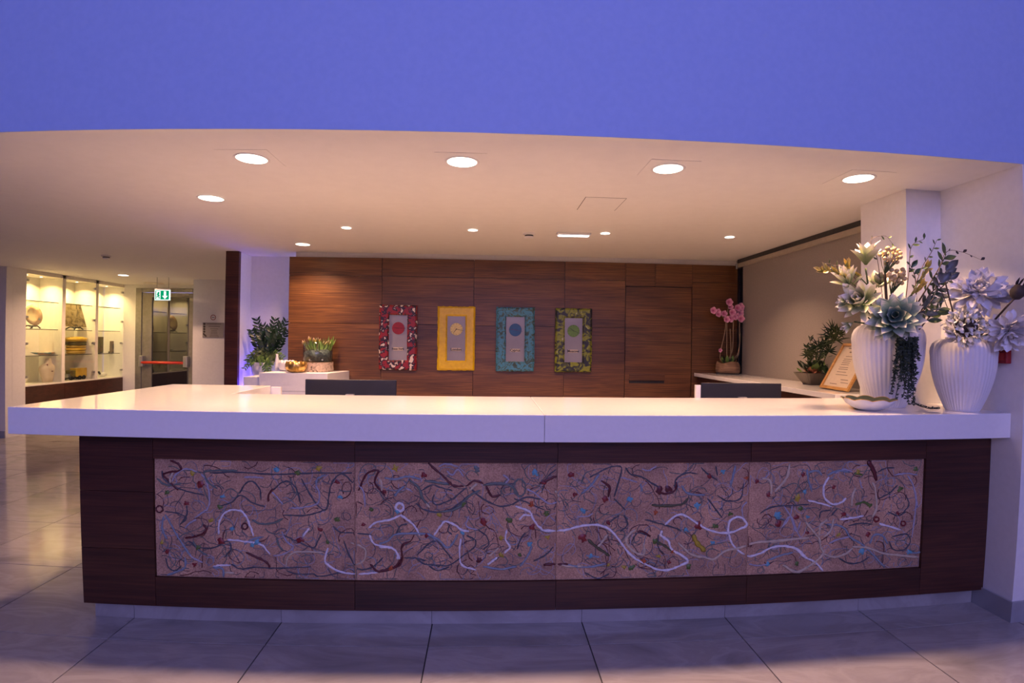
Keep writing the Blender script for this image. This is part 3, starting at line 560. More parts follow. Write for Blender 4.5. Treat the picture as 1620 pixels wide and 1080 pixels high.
def monitor(pxa, pxb, pyt, label, rz=0.0):
    a = aty(pxa, pyt, 3.75); b = aty(pxb, pyt, 3.75); cx, wd, zt = (a.x + b.x) / 2, b.x - a.x, (a.z + b.z) / 2
    t = empty('computer_monitor', (cx, 3.75, 0.745), label, 'monitor')
    h = 0.37
    for nm, args, m in (('housing', (-wd / 2, wd / 2, 0, 0.022, zt - h, zt), MONB), ('screen', (-wd / 2 + .012, wd / 2 - .012, 0.0222, 0.0240, zt - h + .015, zt - .012), BLACK), ('stand_neck', (-.03, .03, -0.03, -0.0005, .76, zt - .1), METAL), ('stand_base', (-.12, .12, -0.08, 0.10, .7455, .76), METAL), ('connector_cover', (-.11, .11, -0.012, -0.0003, zt - h + .04, zt - h + .2), BLACK)):
        o = box(nm, cx + args[0], cx + args[1], 3.75 + args[2], 3.75 + args[3], args[4], args[5], m, t, 0.003)
    t.rotation_euler.z = rz; return t
monitor(483, 627, 600.5, 'dark blue-black monitor back standing behind the counter before the white display plinth')
m2 = monitor(1111, 1235, 606, 'dark monitor back standing behind the counter near the side counter', -0.04)
box('cable_arm', aty(1101, 609, 3.77).x, aty(1109, 609, 3.77).x, 3.76, 3.79, 0.7455, 1.198, SLAB, m2, 0.003)

# ================================================================== DISPLAY PLINTH WITH BOWLS AND PLANTS
pl = empty('display_plinth', (-1.95, 5.75, 0), 'white block plinth against the walnut wall carrying bowls and a glass planter', 'plinth')
ZP = 1.143
prism('upper_block', [(-2.36, 5.5), (-1.649, 5.5), (-1.560, 6.035), (-2.275, 6.035)], 0.955, ZP, WHITE, pl, 0.002)
prism('lower_block', [(-2.358, 5.503), (-1.651, 5.503), (-1.562, 6.034), (-2.275, 6.034)], 0.0, 0.953, WHITE, pl, 0.002)
prism('step_block', [(-2.535, 5.52), (-2.364, 5.52), (-2.279, 6.034), (-2.50, 6.034)], 0.0, 1.096, WHITE, pl, 0.002)
nb = tag(box('niche_bench', -2.78, -2.30, 6.085, 6.449, 0.0, 1.02, WHITE), 'white bench block in the niche under the leafy pot plant', 'bench')
BLUEL = (0.10, 0.06, 1.0)
led = empty('blue_uplight', (-2.845, 6.27, 0.80), 'small blue LED uplight tucked beside the niche bench', 'lamp')
box('case', -2.872, -2.812, 6.16, 6.38, 0.0, 0.80, BLACK, led)
box('lens', -2.868, -2.816, 6.17, 6.37, 0.8002, 0.806, emit_mat('blue_led', BLUEL, 20), led)
area('glow', (-2.842, 6.27, 0.812), 0.05, 3.5, BLUEL, led, 150, (math.pi, 0, 0))
GREEN_D = mat('dark_leaf', (0.012, 0.032, 0.014), (0.020, 0.055, 0.018), 30, 0.35)
GREEN_M = mat('fresh_leaf', (0.10, 0.20, 0.035), (0.16, 0.27, 0.06), 30, 0.45)
GREEN_O = mat('olive_leaf', (0.05, 0.085, 0.02), (0.09, 0.12, 0.035), 30, 0.5)
STEMB = mat('brown_stem', (0.055, 0.032, 0.018), (0.08, 0.05, 0.03), 40, 0.6)
GOLD = ramp_mat('gold_leaf', [(0.35, (0.50, 0.27, 0.06)), (0.6, (0.78, 0.50, 0.16))], 30, 0.28, bump=0.2); GOLD.node_tree.nodes['Principled BSDF'].inputs['Metallic'].default_value = 0.85
CERAM = mat('white_ceramic', (0.80, 0.78, 0.76), (0.77, 0.75, 0.73), 30, 0.35)
def merged_leaf(mb, pos, d, nrm, L, W, curl=0.4, cup=0.2, nv=4, nu=2, peak=.45):
    v, f, uv = leaf_data(L, W, curl, cup, nv, nu, peak); M_ = Matrix.Translation(pos) @ orient(d, nrm); mb.add([M_ @ Vector(p) for p in v], f)
def frond(parent, pts, m, L, W, n, rad, name='frond', droop=0.3, ang=0.8, face=(0, -1, 0.3)):
    P3 = spline(pts, 6); mb = MB(); v, f = tube(P3, [rad * (1 - .7 * i / len(P3)) for i in range(len(P3))], 5); mb.add(v, f)
    for i in range(n):
        t = 0.22 + 0.76 * i / max(1, n - 1); k = min(len(P3) - 2, int(t * (len(P3) - 1))); p = P3[k]; tg = (P3[k + 1] - P3[k]).normalized()
        side = tg.cross(Vector(face)).normalized()
        for s in (-1, 1):
            d = tg * math.cos(ang) + side * s * math.sin(ang) + Vector((R.uniform(-.1, .1), R.uniform(-.25, .25), -droop * R.random())); q = 1 - 0.45 * abs(t - .5)
            merged_leaf(mb, p, d, Vector(face) + Vector((R.uniform(-.3, .3), 0, R.uniform(-.2, .5))), L * q * R.uniform(.85, 1.1), W * q)
    return mb.build(name, m, parent, True)
zz = aty(418, 590, 6.22); zb = Vector((zz.x, 6.25, 1.021))
zp = empty('leafy_pot_plant', zb, 'dark green glossy-leaved plant with trailing fern in a white pot in the niche', 'potted plant')
v, f = lathe([(0.13, 0.0), (0.155, 0.10), (0.165, 0.20), (0.155, 0.20), (0.14, 0.16), (0.0, 0.16)], 32); rel(mesh('pot', [Vector(p) + zb for p in v], f, CERAM, None, True), zp)
for tipx, tipy, y in ((405, 502, 6.28), (398, 520, 6.2), (416, 512, 6.3), (436, 502, 6.25), (428, 516, 6.2), (446, 508, 6.22), (455, 504, 6.16), (456, 520, 6.14), (412, 530, 6.14), (440, 528, 6.12)):
    tip = aty(tipx, tipy, y); base = zb + Vector((R.uniform(-.07, .07), R.uniform(-.06, .06), 0.16)); mid = base.lerp(tip, .5) + Vector((R.uniform(-.02, .02), 0, .03)); tip.x = min(tip.x, -2.28)
    frond(zp, [base, mid, tip], GREEN_D, 0.095, 0.036, 10, 0.008, 'glossy_frond', 0.0, 0.85)
for tipx, tipy in ((386, 585), (390, 572), (395, 578), (402, 575), (408, 582), (414, 573), (421, 588), (426, 589), (430, 578), (436, 572), (443, 570), (450, 566), (400, 562), (412, 560)):
    tip = aty(tipx, tipy, 6.10 + R.uniform(-.02, .04)); base = zb + Vector((R.uniform(-.06, .06), -.05, 0.18)); mid = base.lerp(tip, .55) + Vector((0, -.03, .09))
    frond(zp, [base, mid, tip], GREEN_M if R.random() < .6 else GREEN_O, 0.06, 0.022, 9, 0.004, 'trailing_frond', 0.5, 1.0)
# birch slice + glass planter + bowls
BARK = ramp_mat('birch_bark', [(0.36, (0.06, 0.045, 0.035)), (0.46, (0.50, 0.38, 0.28)), (0.7, (0.66, 0.52, 0.38))], 26, 0.75, bump=0.5, dist=1.0)
WOODEND = ramp_mat('cut_wood', [(0.3, (0.50, 0.33, 0.18)), (0.7, (0.62, 0.44, 0.26))], 18, 0.7)
bc = aty(503, 582, 5.84); BX, BY = bc.x, 5.84
bs = empty('birch_slice', (BX, BY, ZP), 'thick slice of birch trunk lying on the white plinth under the glass planter', 'wood slice')
v, f = lathe([(0.164, 0.001), (0.168, 0.03), (0.164, 0.06), (0.167, 0.104)], 40, lambda a, i, r, z: (r * (1 + .015 * math.sin(5 * a + i)), z)); rel(mesh('bark', [Vector(p) + bs.location for p in v], f, BARK, None, True), bs)
v, f = disc(0.168, 0.1042, 40); rel(mesh('cut_face', [Vector(p) + bs.location for p in v], f, WOODEND), bs)
gz = ZP + 0.105
gp_ = empty('glass_planter', (BX, BY, gz), 'round glass planter filled with dark soil and lily shoots on the birch slice', 'planter')
GLS = pane_mat('planter_glass', (0.90, 0.95, 0.96), 0.7)
v, f = lathe([(0.150, 0.001), (0.158, 0.01), (0.158, 0.215), (0.152, 0.215), (0.152, 0.012), (0.0, 0.012)], 40); rel(mesh('glass_bowl', [Vector(p) + gp_.location for p in v], f, GLS, None, True), gp_)
SOIL = ramp_mat('dark_soil_stones', [(0.38, (0.010, 0.016, 0.020)), (0.52, (0.035, 0.06, 0.065)), (0.66, (0.10, 0.13, 0.10))], 40, 0.6, bump=0.6)
v, f = lathe([(0.148, 0.013), (0.150, 0.11), (0.10, 0.13), (0.0, 0.125)], 28, lambda a, i, r, z: (r, z + .008 * math.sin(3 * a + i))); rel(mesh('soil', [Vector(p) + gp_.location for p in v], f, SOIL, None, True), gp_)
LILYP = petal_mat('lily_bud', [(0.2, (0.12, 0.20, 0.03)), (0.6, (0.42, 0.34, 0.06)), (0.95, (0.75, 0.55, 0.38))])
lily_l = leaf_mesh('shoot_leaf', GREEN_M, 0.15, 0.026, 0.5, 0.3, 6, 2, .45); lily_b = leaf_mesh('lily_bud', LILYP, 0.06, 0.024, 0.15, 0.9, 6, 4, .45)
for i in range(46):
    a = R.uniform(0, 6.28); r = R.uniform(.02, .14); p = Vector((BX + r * math.cos(a), BY + r * math.sin(a), gz + .12)); put('shoot_leaf', lily_l, p, (math.cos(a) * .9, math.sin(a) * .9, R.uniform(.5, 2.4)), (0, -.4, 1), gp_, R.uniform(.5, 1.2))
for i in range(7):
    a = R.uniform(0, 6.28); r = R.uniform(.05, .15); p = Vector((BX + r * math.cos(a), BY - abs(r * math.sin(a)), gz + R.uniform(.17, .23)))
    for q in range(3): put('lily_bud', lily_b, p, (math.cos(a) * .5 + .25 * math.cos(q * 2.1), -.2, 1.0 + .25 * math.sin(q * 2.1)), (math.cos(q * 2.1), math.sin(q * 2.1), 0), gp_, R.uniform(.8, 1.2))
for i in range(9):
    a = -math.pi * (0.1 + 0.8 * i / 8); v, f = sphere((BX + .13 * math.cos(a), BY + .13 * math.sin(a), gz + .027), 0.014 + .004 * (i % 3), 8, 6, 1, 1, .8); rel(mesh('pebble', v, f, (GOLD, BARK, CERAM)[i % 3], None, True), gp_)
def scallop_bowl(name, c, r, h, m, label, lobes=11, cat='bowl', inner=None):
    t = empty(name, c, label, cat)
    pr = [(r * .45, 0.001), (r * .78, h * .12), (r * .97, h * .42), (r, h * .72), (r * .90, h), (r * .86, h * .98), (r * .93, h * .7), (r * .88, h * .4), (r * .6, h * .14), (0.0, h * .12)]
    v, f = lathe(pr, 66, lambda a, i, rr, z: (rr * (1 + (.035 * abs(math.sin(lobes * a / 2)) if i < 7 else 0)), z + (h * .10 * abs(math.sin(lobes * a / 2)) if 3 <= i <= 6 else 0)))
    rel(mesh('shell', [Vector(p) + Vector(c) for p in v], f, m, None, True), t); return t
g1 = aty(472, 588, 5.62); scallop_bowl('gold_bowl', (g1.x - .02, 5.61, ZP), 0.108, 0.108, GOLD, 'small scalloped gold bowl on the white plinth before the birch slice')
g2 = aty(450, 588, 5.74); scallop_bowl('ceramic_bowl', (g2.x - .012, 5.83, ZP), 0.085, 0.110, CERAM, 'small scalloped white bowl half behind the gold bowl')
cv = aty(441, 588, 5.9); cd = empty('slim_vase', (cv.x - .02, 5.90, ZP), 'slim white vase standing beside the scalloped white bowl', 'vase')
v, f = lathe([(0.019, 0.001), (0.022, 0.05), (0.020, 0.12), (0.012, 0.165), (0.014, 0.185), (0.010, 0.185), (0.008, 0.16), (0.0, 0.15)], 20); rel(mesh('body', [Vector(p) + cd.location for p in v], f, CERAM, None, True), cd)

# ================================================================== WALL CLOCKS
RED = ramp_mat('red_black_white_flakes', [(0.0, (0.23, 0.008, 0.012)), (0.47, (0.25, 0.010, 0.014)), (0.50, (0.016, 0.008, 0.018)), (0.575, (0.020, 0.010, 0.020)), (0.59, (0.66, 0.56, 0.44)), (1.0, (0.72, 0.62, 0.5))], 17, 0.4, 5, 0.3, 0.3)
YEL = ramp_mat('yellow_enamel', [(0.3, (0.62, 0.38, 0.002)), (0.7, (0.76, 0.50, 0.004)), (0.78, (0.10, 0.05, 0.02))], 22, 0.35, 5, 0, 0.25)
TUR = ramp_mat('turquoise_marbled', [(0.36, (0.035, 0.06, 0.035)), (0.45, (0.055, 0.12, 0.10)), (0.52, (0.05, 0.22, 0.30)), (0.72, (0.06, 0.24, 0.34))], 18, 0.4, 7, 2.0, 0.3)
LIM = ramp_mat('lime_dark_marbled', [(0.40, (0.012, 0.014, 0.018)), (0.48, (0.03, 0.035, 0.015)), (0.55, (0.20, 0.22, 0.008)), (0.66, (0.26, 0.28, 0.012)), (0.74, (0.45, 0.45, 0.42))], 13, 0.4, 6, 1.2, 0.3)
BACKG = mat('clock_backing', (0.34, 0.32, 0.36), (0.31, 0.29, 0.33), 6, 0.18)
TAGM = mat('name_tag', (0.62, 0.50, 0.36), (0.58, 0.46, 0.33), 20, 0.6)
def clock(px0, px1, py0, py1, fm, dialc, handc, word, hh, mm, label, rough=0.004):
    a = aty(px0, py0, 6.0); b = aty(px1, py1, 6.0); cx, cz, W, H = (a.x + b.x) / 2, (a.z + b.z) / 2, b.x - a.x, a.z - b.z
    t = empty('wall_clock', (cx, 6.049, cz), label, 'clock', 'four painted wall clocks')
    iw, ih = W * .245, H * .35; n = 20
    def loop(w, h, y, amp):
        o = []
        for s, (p, q) in enumerate((((-w, -h), (w, -h)), ((w, -h), (w, h)), ((w, h), (-w, h)), ((-w, h), (-w, -h)))):
            for i in range(n):
                u = i / n; o.append((p[0] + (q[0] - p[0]) * u + R.uniform(-amp, amp), y, p[1] + (q[1] - p[1]) * u + R.uniform(-amp, amp)))
        return o
    v = loop(W / 2, H / 2, -0.002, 0) + loop(W / 2, H / 2, -0.035, rough) + loop(W / 2 * .9, H / 2 * .95, -0.047, .003) + loop(iw * 1.15, ih * 1.06, -0.047, .002) + loop(iw, ih, -0.036, rough * .6) + loop(iw, ih, -0.012, 0)
    m4 = 4 * n; f = [(r * m4 + i, r * m4 + (i + 1) % m4, (r + 1) * m4 + (i + 1) % m4, (r + 1) * m4 + i) for r in range(5) for i in range(m4)]
    L0 = t.location
    rel(mesh('frame', [Vector(p) + L0 for p in v], f, fm), t)
    box('backing', cx - iw * 1.02, cx + iw * 1.02, 6.049 - .016, 6.047, cz - ih * 1.02, cz + ih * 1.02, BACKG, t)
    dz = cz + H * .145; dr = W * .165; dy = 6.031
    v, f = lathe([(dr, 0.0), (dr, 0.005), (dr * .97, 0.006), (0, 0.006)], 36); rel(mesh('dial', [(cx + p[0], dy - p[2], dz + p[1]) for p in v], [q[::-1] for q in f], mat('dial_' + word.lower().replace(' ', '_'), dialc, tuple(c * .85 for c in dialc), 20, 0.4)), t)
    mb = MB()
    for i in range(12):
        an = i * math.pi / 6; s, c = math.sin(an), math.cos(an); q = [(dr * .8, -.0018), (dr * .93, -.0018), (dr * .93, .0018), (dr * .8, .0018)]
        mb.add([(cx + r * s + e * c, dy - .0066, dz + r * c - e * s) for r, e in q], [(0, 1, 2, 3)])
    hm = mat('hand_' + word.lower().replace(' ', '_'), handc, handc, 20, 0.5)
    mb.build('hour_mark_ring', hm, t)['kind'] = 'stuff'
    for nm, an, ln, wd in (('hour_hand', (hh + mm / 60) * math.pi / 6, dr * .75, .0035), ('minute_hand', mm * math.pi / 30, dr * 1.2, .0025)):
        s, c = math.sin(an), math.cos(an); rel(mesh(nm, [(cx + r * s + e * c, dy - y, dz + r * c - e * s) for y in (.0070, .0090) for r, e in ((-dr * .12, -wd), (ln, -wd * .5), (ln, wd * .5), (-dr * .12, wd))], BF, hm), t)
    lz = cz - H * .175; box('name_tag', cx - iw * .52, cx + iw * .52, 6.029, 6.0328, lz - .018, lz + .018, TAGM, t)
    o = link('lettering', text_mesh('lettering', word, 0.040 if len(word) < 7 else 0.032, BLACK), None); o.matrix_world = Matrix.Translation((cx, 6.0285, lz)) @ FACE; rel(o, t)
    return t
clock(600, 658.5, 482, 585.5, RED, (0.32, 0.012, 0.012), (0.10, 0.006, 0.006), 'New York', 9, 15, 'wall clock in a red and black frame flecked with white, red dial')
clock(692.5, 750.5, 484, 586, YEL, (0.72, 0.58, 0.20), (0.03, 0.02, 0.015), 'London', 7, 17, 'wall clock in a bright yellow frame, pale yellow dial')
clock(785.5, 845, 485, 587.5, TUR, (0.012, 0.10, 0.24), (0.10, 0.03, 0.12), 'Cyprus', 9, 17, 'wall clock in a turquoise marbled frame, blue dial')
clock(879.5, 936, 487, 588.5, LIM, (0.13, 0.26, 0.025), (0.02, 0.03, 0.01), 'Moscow', 10, 18, 'wall clock in a lime green and black marbled frame, green dial')

# ================================================================== SIDE COUNTER: ORCHID, PLANT BOWL, CERTIFICATE
ob = atz(1151, 589.5, ZK); OX, OY = ob.x, min(5.88, ob.y)
OX = aty(1151, 585, OY).x
orc = empty('orchid_planter', (OX, OY, ZK), 'pink orchids with tall stakes in a round wooden planter by the window corner', 'orchid')
PLW = wood_mat('planter_wood', (0.10, 0.055, 0.028), (0.24, 0.14, 0.075), (0.38, 0.25, 0.14), 0.7)
v, f = lathe([(0.118, 0.001), (0.125, 0.015)], 32); rel(mesh('saucer', [Vector(p) + orc.location for p in v], f, BLACK, None, True), orc)
v, f = lathe([(0.128, 0.016), (0.135, 0.05), (0.130, 0.10), (0.120, 0.135), (0.108, 0.135), (0.1, 0.11), (0.0, 0.11)], 40, lambda a, i, r, z: (r * (1 + .02 * math.sin(9 * a)), z + (.012 * math.sin(3 * a) if i in (3, 4) else 0))); rel(mesh('wooden_bowl', [Vector(p) + orc.location for p in v], f, PLW, None, True), orc)
ol = leaf_mesh('orchid_leaf', GREEN_M, 0.13, 0.05, 0.9, 0.35, 7, 4, .55); old = leaf_mesh('orchid_leaf', GREEN_D, 0.13, 0.055, 0.7, 0.3, 7, 4, .55)
for i in range(18):
    a = i * .37 * math.pi; r = R.uniform(.01, .07); put('orchid_leaf', (ol, old, old)[i % 3], (OX + r * math.cos(a), OY + r * math.sin(a), ZK + .115), (math.cos(a), math.sin(a), R.uniform(.5, 1.3)), (0, 0, 1), orc, R.uniform(.6, 1.0))
PNK = petal_mat('orchid_pink', [(0.1, (0.40, 0.04, 0.14)), (0.5, (0.62, 0.20, 0.32)), (1.0, (0.74, 0.36, 0.46))])
opet = leaf_mesh('orchid_petal', PNK, 0.045, 0.046, 0.35, 0.15, 5, 4, .55)
def orchid_bloom(c, s=1.0):
    ax = Vector((R.uniform(-.4, .2), -1, R.uniform(-.2, .3)))
    for q in range(5):
        an = q * 2 * math.pi / 5 + R.uniform(-.1, .1); put('orchid_petal', opet, c, (math.cos(an), -.25, math.sin(an)), ax, orc, s)
stems = [((1139, 565), (1148, 510), [(1128, 491), (1136, 497), (1135, 493), (1145, 496), (1149, 505)]), ((1150, 572), (1150, 508), [(1153, 478), (1155, 485), (1158, 494), (1155, 504)]), ((1158, 556), (1160, 500), [(1162, 502), (1166, 487), (1173, 488), (1172, 497)]), ((1169, 556), (1171, 500), [(1182, 489), (1180, 504), (1176, 485)]), ((1175, 560), (1178, 500), [(1170, 493), (1165, 500)]), ((1156, 560), (1155, 520), [])]
for (bx_, by_), (tx, ty), bl_ in stems:
    p0 = Vector((OX + R.uniform(-.06, .06), OY + R.uniform(-.03, .05), ZK + .11)); p1 = aty(bx_, by_, OY); p2 = aty(tx, ty, OY - .01); pts = [p0, p1, p2] + ([aty(*bl_[0], OY - .02)] if bl_ else [])
    pts = [Vector((min(p.x, 2.90), p.y, p.z)) for p in pts]
    v, f = tube(spline(pts, 6), 0.006, 6); rel(mesh('flower_stem', v, f, mat('stake_tan', (0.30, 0.21, 0.12), (0.24, 0.17, 0.09), 30, 0.6) if 'stake_tan' not in MATS else MATS['stake_tan'], None, True), orc)
    for q in bl_:
        c = aty(q[0], q[1], OY - .03 + R.uniform(-.02, .01)); c.x = min(c.x, 2.90); orchid_bloom(c, R.uniform(.85, 1.1))
orchid_bloom(aty(1139, 554, OY - .02), .6)
# plant bowl
pb = atz(1290, 609, ZK); PX, PY = pb.x, pb.y + .05
pbt = empty('plant_bowl', (PX, PY, ZK), 'grey-brown square bowl of mixed green plants on the side counter beside the certificate', 'potted plant')
POTM = mat('grey_brown_pot', (0.13, 0.10, 0.075), (0.10, 0.08, 0.06), 14, 0.6, bump=0.2)
v, f = lathe([(0.055, 0.001), (0.115, 0.095), (0.118, 0.105), (0.106, 0.105), (0.10, 0.085), (0.0, 0.085)], 36, lambda a, i, r, z: (r / (abs(math.cos(a)) ** 8 + abs(math.sin(a)) ** 8) ** (1 / 8), z)); o = rel(mesh('pot', [Vector(p) + pbt.location for p in v], f, POTM, None, False), pbt)
for i, (tx, ty, ln) in enumerate(((1313, 532, .13), (1322, 538, .12), (1305, 545, .11), (1326, 528, .10), (1316, 522, .10), (1284, 556, .09), (1294, 548, .10), (1277, 562, .08), (1310, 556, .10))):
    dd = ray(tx, ty); hub = aty(tx, ty, min(PY + R.uniform(-.05, .05), R.uniform(2.78, 2.84) * dd.y / dd.x)); base = Vector((PX + R.uniform(-.03, .05), PY + R.uniform(-.04, .04), ZK + .09))
    mb = MB(); v, f = tube(spline([base, base.lerp(hub, .6) + Vector((0, 0, .02)), hub], 6), .003, 5); mb.add(v, f)
    for k in range(11):
        an = -0.35 + 3.85 * k / 10 + R.uniform(-.1, .1); merged_leaf(mb, hub, Vector((math.cos(an), R.uniform(-.5, .1), math.sin(an) - .05)), Vector((0, -1, .4)), min(ln, (2.945 - hub.x) / max(.05, math.cos(an)) if math.cos(an) > 0 else ln) * R.uniform(.8, 1), .012, -.5, .2, 5, 2, .4)
    mb.build('palm_fan', GREEN_O if i % 2 else GREEN_D, pbt, True)
for i in range(5):
    tip = aty(*((1275, 545), (1282, 532), (1292, 550), (1280, 555), (1300, 556))[i], PY + R.uniform(-.04, .04)); base = Vector((PX - .02, PY, ZK + .09)); frond(pbt, [base, base.lerp(tip, .6) + Vector((0, 0, .03)), tip], GREEN_O, 0.05, 0.012, 8, 0.003, 'fern_frond', .2, .8)
bl1 = leaf_mesh('broad_leaf', GREEN_D, 0.085, 0.05, 0.5, 0.2, 6, 4, .5); bl2 = leaf_mesh('broad_leaf', GREEN_M, 0.075, 0.045, 0.5, 0.2, 6, 4, .5); rl = leaf_mesh('red_leaf', petal_mat('croton', [(0.1, (0.16, 0.03, 0.02)), (0.6, (0.30, 0.09, 0.05)), (1, (0.38, 0.20, 0.08))]), 0.06, 0.034, 0.4, 0.2, 6, 4, .5)
for i in range(44):
    a = R.uniform(0, 6.28); r = R.uniform(0, .09); nm, me = ('broad_leaf', bl1) if i % 3 else ('broad_leaf', bl2)
    put(nm, me, (PX + r * math.cos(a), PY + r * math.sin(a), ZK + .09 + R.uniform(0, .07)), (math.cos(a), math.sin(a), R.uniform(.0, 1.2)), (0, -.3, 1), pbt, R.uniform(.6, 1.1))
for i in range(26):
    qx, qy = R.uniform(1288, 1311), R.uniform(560, 592); dd = ray(qx, qy); p = aty(qx, qy, min(PY, 2.86 * dd.y / dd.x)); put('broad_leaf', bl1 if i % 3 else bl2, p, (R.uniform(-1, .4), R.uniform(-1, .3), R.uniform(-.2, 1)), (-.3, -.6, 1), pbt, R.uniform(.6, .95))
for i in range(20):
    put('red_leaf', rl, (PX - .03 + R.uniform(-.05, .05), PY - .07 + R.uniform(-.02, .04), ZK + .09 + R.uniform(0, .03)), (R.uniform(-1, 1), R.uniform(-1, .1), R.uniform(.1, .9)), (0, -.5, 1), pbt, R.uniform(.7, 1.1))
# certificate
ca = atz(1298.6, 614, ZK); cb = atz(1343, 621, ZK); FRW = wood_mat('pine_frame', (0.34, 0.17, 0.05), (0.50, 0.27, 0.09), (0.60, 0.36, 0.14), 0.4)
dirx = (cb - ca); dirx.z = 0; cw = dirx.length; dirx.normalize(); back = Vector((-dirx.y, dirx.x, 0)); 
if back.x < 0: back = -back
tl = ray(1328, 556); hyp = 0.40
tilt = None; best = 9
for k in range(5, 70):
    an = math.radians(k); p = ca + back * math.sin(an) * hyp + Vector((0, 0, math.cos(an) * hyp)); d = p - Vector((0, 0, EYE)); e = (d.normalized() - tl.normalized()).length
    if e < best: best, tilt = e, an
fr_ = empty('framed_certificate', ca, 'certificate in a thin light wooden frame leaning on a strut on the side counter', 'picture frame')
upv = back * math.sin(tilt) + Vector((0, 0, math.cos(tilt))); nrm = dirx.cross(upv); 
def fpt(u, v_, d): return ca + dirx * u + upv * v_ - nrm.normalized() * d * (1 if nrm.dot(back) > 0 else -1) + Vector((0, 0, .004))
def fbox(name, u0, u1, v0, v1, d0, d1, m):
    v = [fpt(u, q, d) for d in (d1, d0) for u, q in ((u0, v0), (u1, v0), (u1, v1), (u0, v1))]
    return rel(mesh(name, v, [(0, 1, 2, 3), (7, 6, 5, 4), (0, 4, 5, 1), (1, 5, 6, 2), (2, 6, 7, 3), (3, 7, 4, 0)], m), fr_)
PAPER = mat('certificate_paper', (0.66, 0.56, 0.46), (0.62, 0.53, 0.44), 30, 0.4); INK = mat('faded_ink', (0.24, 0.19, 0.17), (0.20, 0.16, 0.15), 30, 0.6)
bw_ = 0.022
fbox('frame_bar', 0, cw, 0, bw_, 0, .016, FRW); fbox('frame_bar', 0, cw, hyp - bw_, hyp, 0, .016, FRW); fbox('frame_bar', 0, bw_, bw_, hyp - bw_, 0, .016, FRW); fbox('frame_bar', cw - bw_, cw, bw_, hyp - bw_, 0, .016, FRW)
fbox('paper', bw_, cw - bw_, bw_, hyp - bw_, .002, .006, PAPER)
for u0, u1, q, th in ((.25, .55, .90, .010), (.40, .80, .86, .006), (.35, .85, .815, .012), (.3, .8, .72, .005), (.28, .55, .66, .005), (.28, .55, .62, .005), (.28, .55, .58, .005), (.28, .55, .54, .005), (.28, .58, .48, .005), (.28, .6, .44, .005), (.65, .85, .66, .005), (.65, .85, .60, .005), (.28, .6, .38, .005), (.28, .7, .32, .005), (.55, .8, .22, .006), (.6, .85, .16, .005), (.25, .5, .12, .006)):
    fbox('text_line', cw * u0, cw * u1, hyp * q - th / 2, hyp * q + th / 2, .0061, .0065, INK)
v = [fpt(cw * .5, hyp * .6, -.002), fpt(cw * .5 + .03, hyp * .6, -.002), None, None]; e0 = ca + dirx * cw * .5 + back * (math.sin(tilt) * hyp * .6 + .10); e0.z = ZK + .001; v[2] = e0 + dirx * .03; v[3] = e0
v2 = [p + back * .006 for p in v]; rel(mesh('strut', v + v2, [(0, 1, 2, 3), (7, 6, 5, 4), (0, 4, 5, 1), (1, 5, 6, 2), (2, 6, 7, 3), (3, 7, 4, 0)], FRW), fr_)

# ================================================================== DISPLAY CABINET
XC = -7.0
dc = empty('display_cabinet', (XC - .2, 9.0, 0), 'built-in white display cabinet with three glazed doors, lit glass shelves and dark wood base', 'display cabinet')
bays = [(7.84, 8.565), (8.635, 9.345), (9.41, 10.09)]
Z0, Z1 = 0.735, 2.44
for y0, y1 in ((7.602, 7.84), (8.565, 8.635), (9.345, 9.41)): box('upright', XC - .42, XC, y0, y1, 0.0 if y0 < 7.7 else Z0 + .0005, ZC - .001, WHITE if y0 < 7.7 else CASEP, dc)
box('top_rail', XC - .42, XC, 7.8405, 10.095, Z1, ZC - .001, CASEP, dc)
box('bottom_shelf', XC - .42, XC, 7.8405, 10.095, Z0 - .02, Z0, CASEP, dc)
box('back_board', XC - .42, XC - .405, 7.8405, 10.095, Z0 + .0005, Z1 - .0005, CASEP, dc)
box('base_body', XC - .42, XC - .022, 7.8405, 10.095, 0.0, Z0 - .0205, DARK, dc)
SHEDGE = mat('glass_edge', (0.06, 0.065, 0.05), (0.05, 0.055, 0.045), 30, 0.2)
WSHOW = (1.0, 0.66, 0.27)
for i, (y0, y1) in enumerate(bays):
    box('base_door', XC - .021, XC - .001, y0 + .002, min(y1 + .066, 10.093), 0.09, Z0 - .0205, WOODC, dc)
    gd = box('glass_door', XC - .012, XC - .006, y0 + .003, y1 - .003, Z0 + .004, Z1 - .004, PANE, dc)
    for z in (2.34, 1.78, 1.37, 0.86): box('hinge', XC - .03, XC + .004, y0 + .004 if i == 0 else y1 - .05, y0 + .05 if i == 0 else y1 - .004, z - .018, z + .018, METAL, dc, 0.004)
    for z in (2.036, 1.598, 1.183): box('glass_shelf', XC - .40, XC - .03, y0 + .002, y1 - .002, z - .008, z, SHELFG, dc); box('shelf_edge', XC - .0298, XC - .027, y0 + .002, y1 - .05, z - .010, z + .001, SHEDGE, dc)
    for k in (0.3, 0.7):
        yy = y0 + (y1 - y0) * k; v, f = disc(0.02, 0.0, 20); rel(mesh('spot_lens', [(a + XC - .2, b + yy, Z1 - .002) for a, b, c in v], [q[::-1] for q in f], LAMP), dc)
        area('cabinet_lamp', (XC - .2, yy, Z1 - .010), 0.03, 8.0, WSHOW, dc, 128)
def showpos(px, py, zsh, x=-7.2): p = atx(px, py, x); return Vector((x, p.y, zsh + .0005))
def show(name, px, zsh, label, cat): return empty(name, showpos(px, 540, zsh), label, cat)
def rot_box(name, c, hx, hy, hz, rx, rz, m, parent):
    M_ = Matrix.Translation(c) @ Matrix.Rotation(rz, 4, 'Z') @ Matrix.Rotation(rx, 4, 'X'); return rel(mesh(name, [M_ @ Vector(p) for p in boxv(-hx, hx, -hy, hy, -hz, hz)], BF, m), parent)
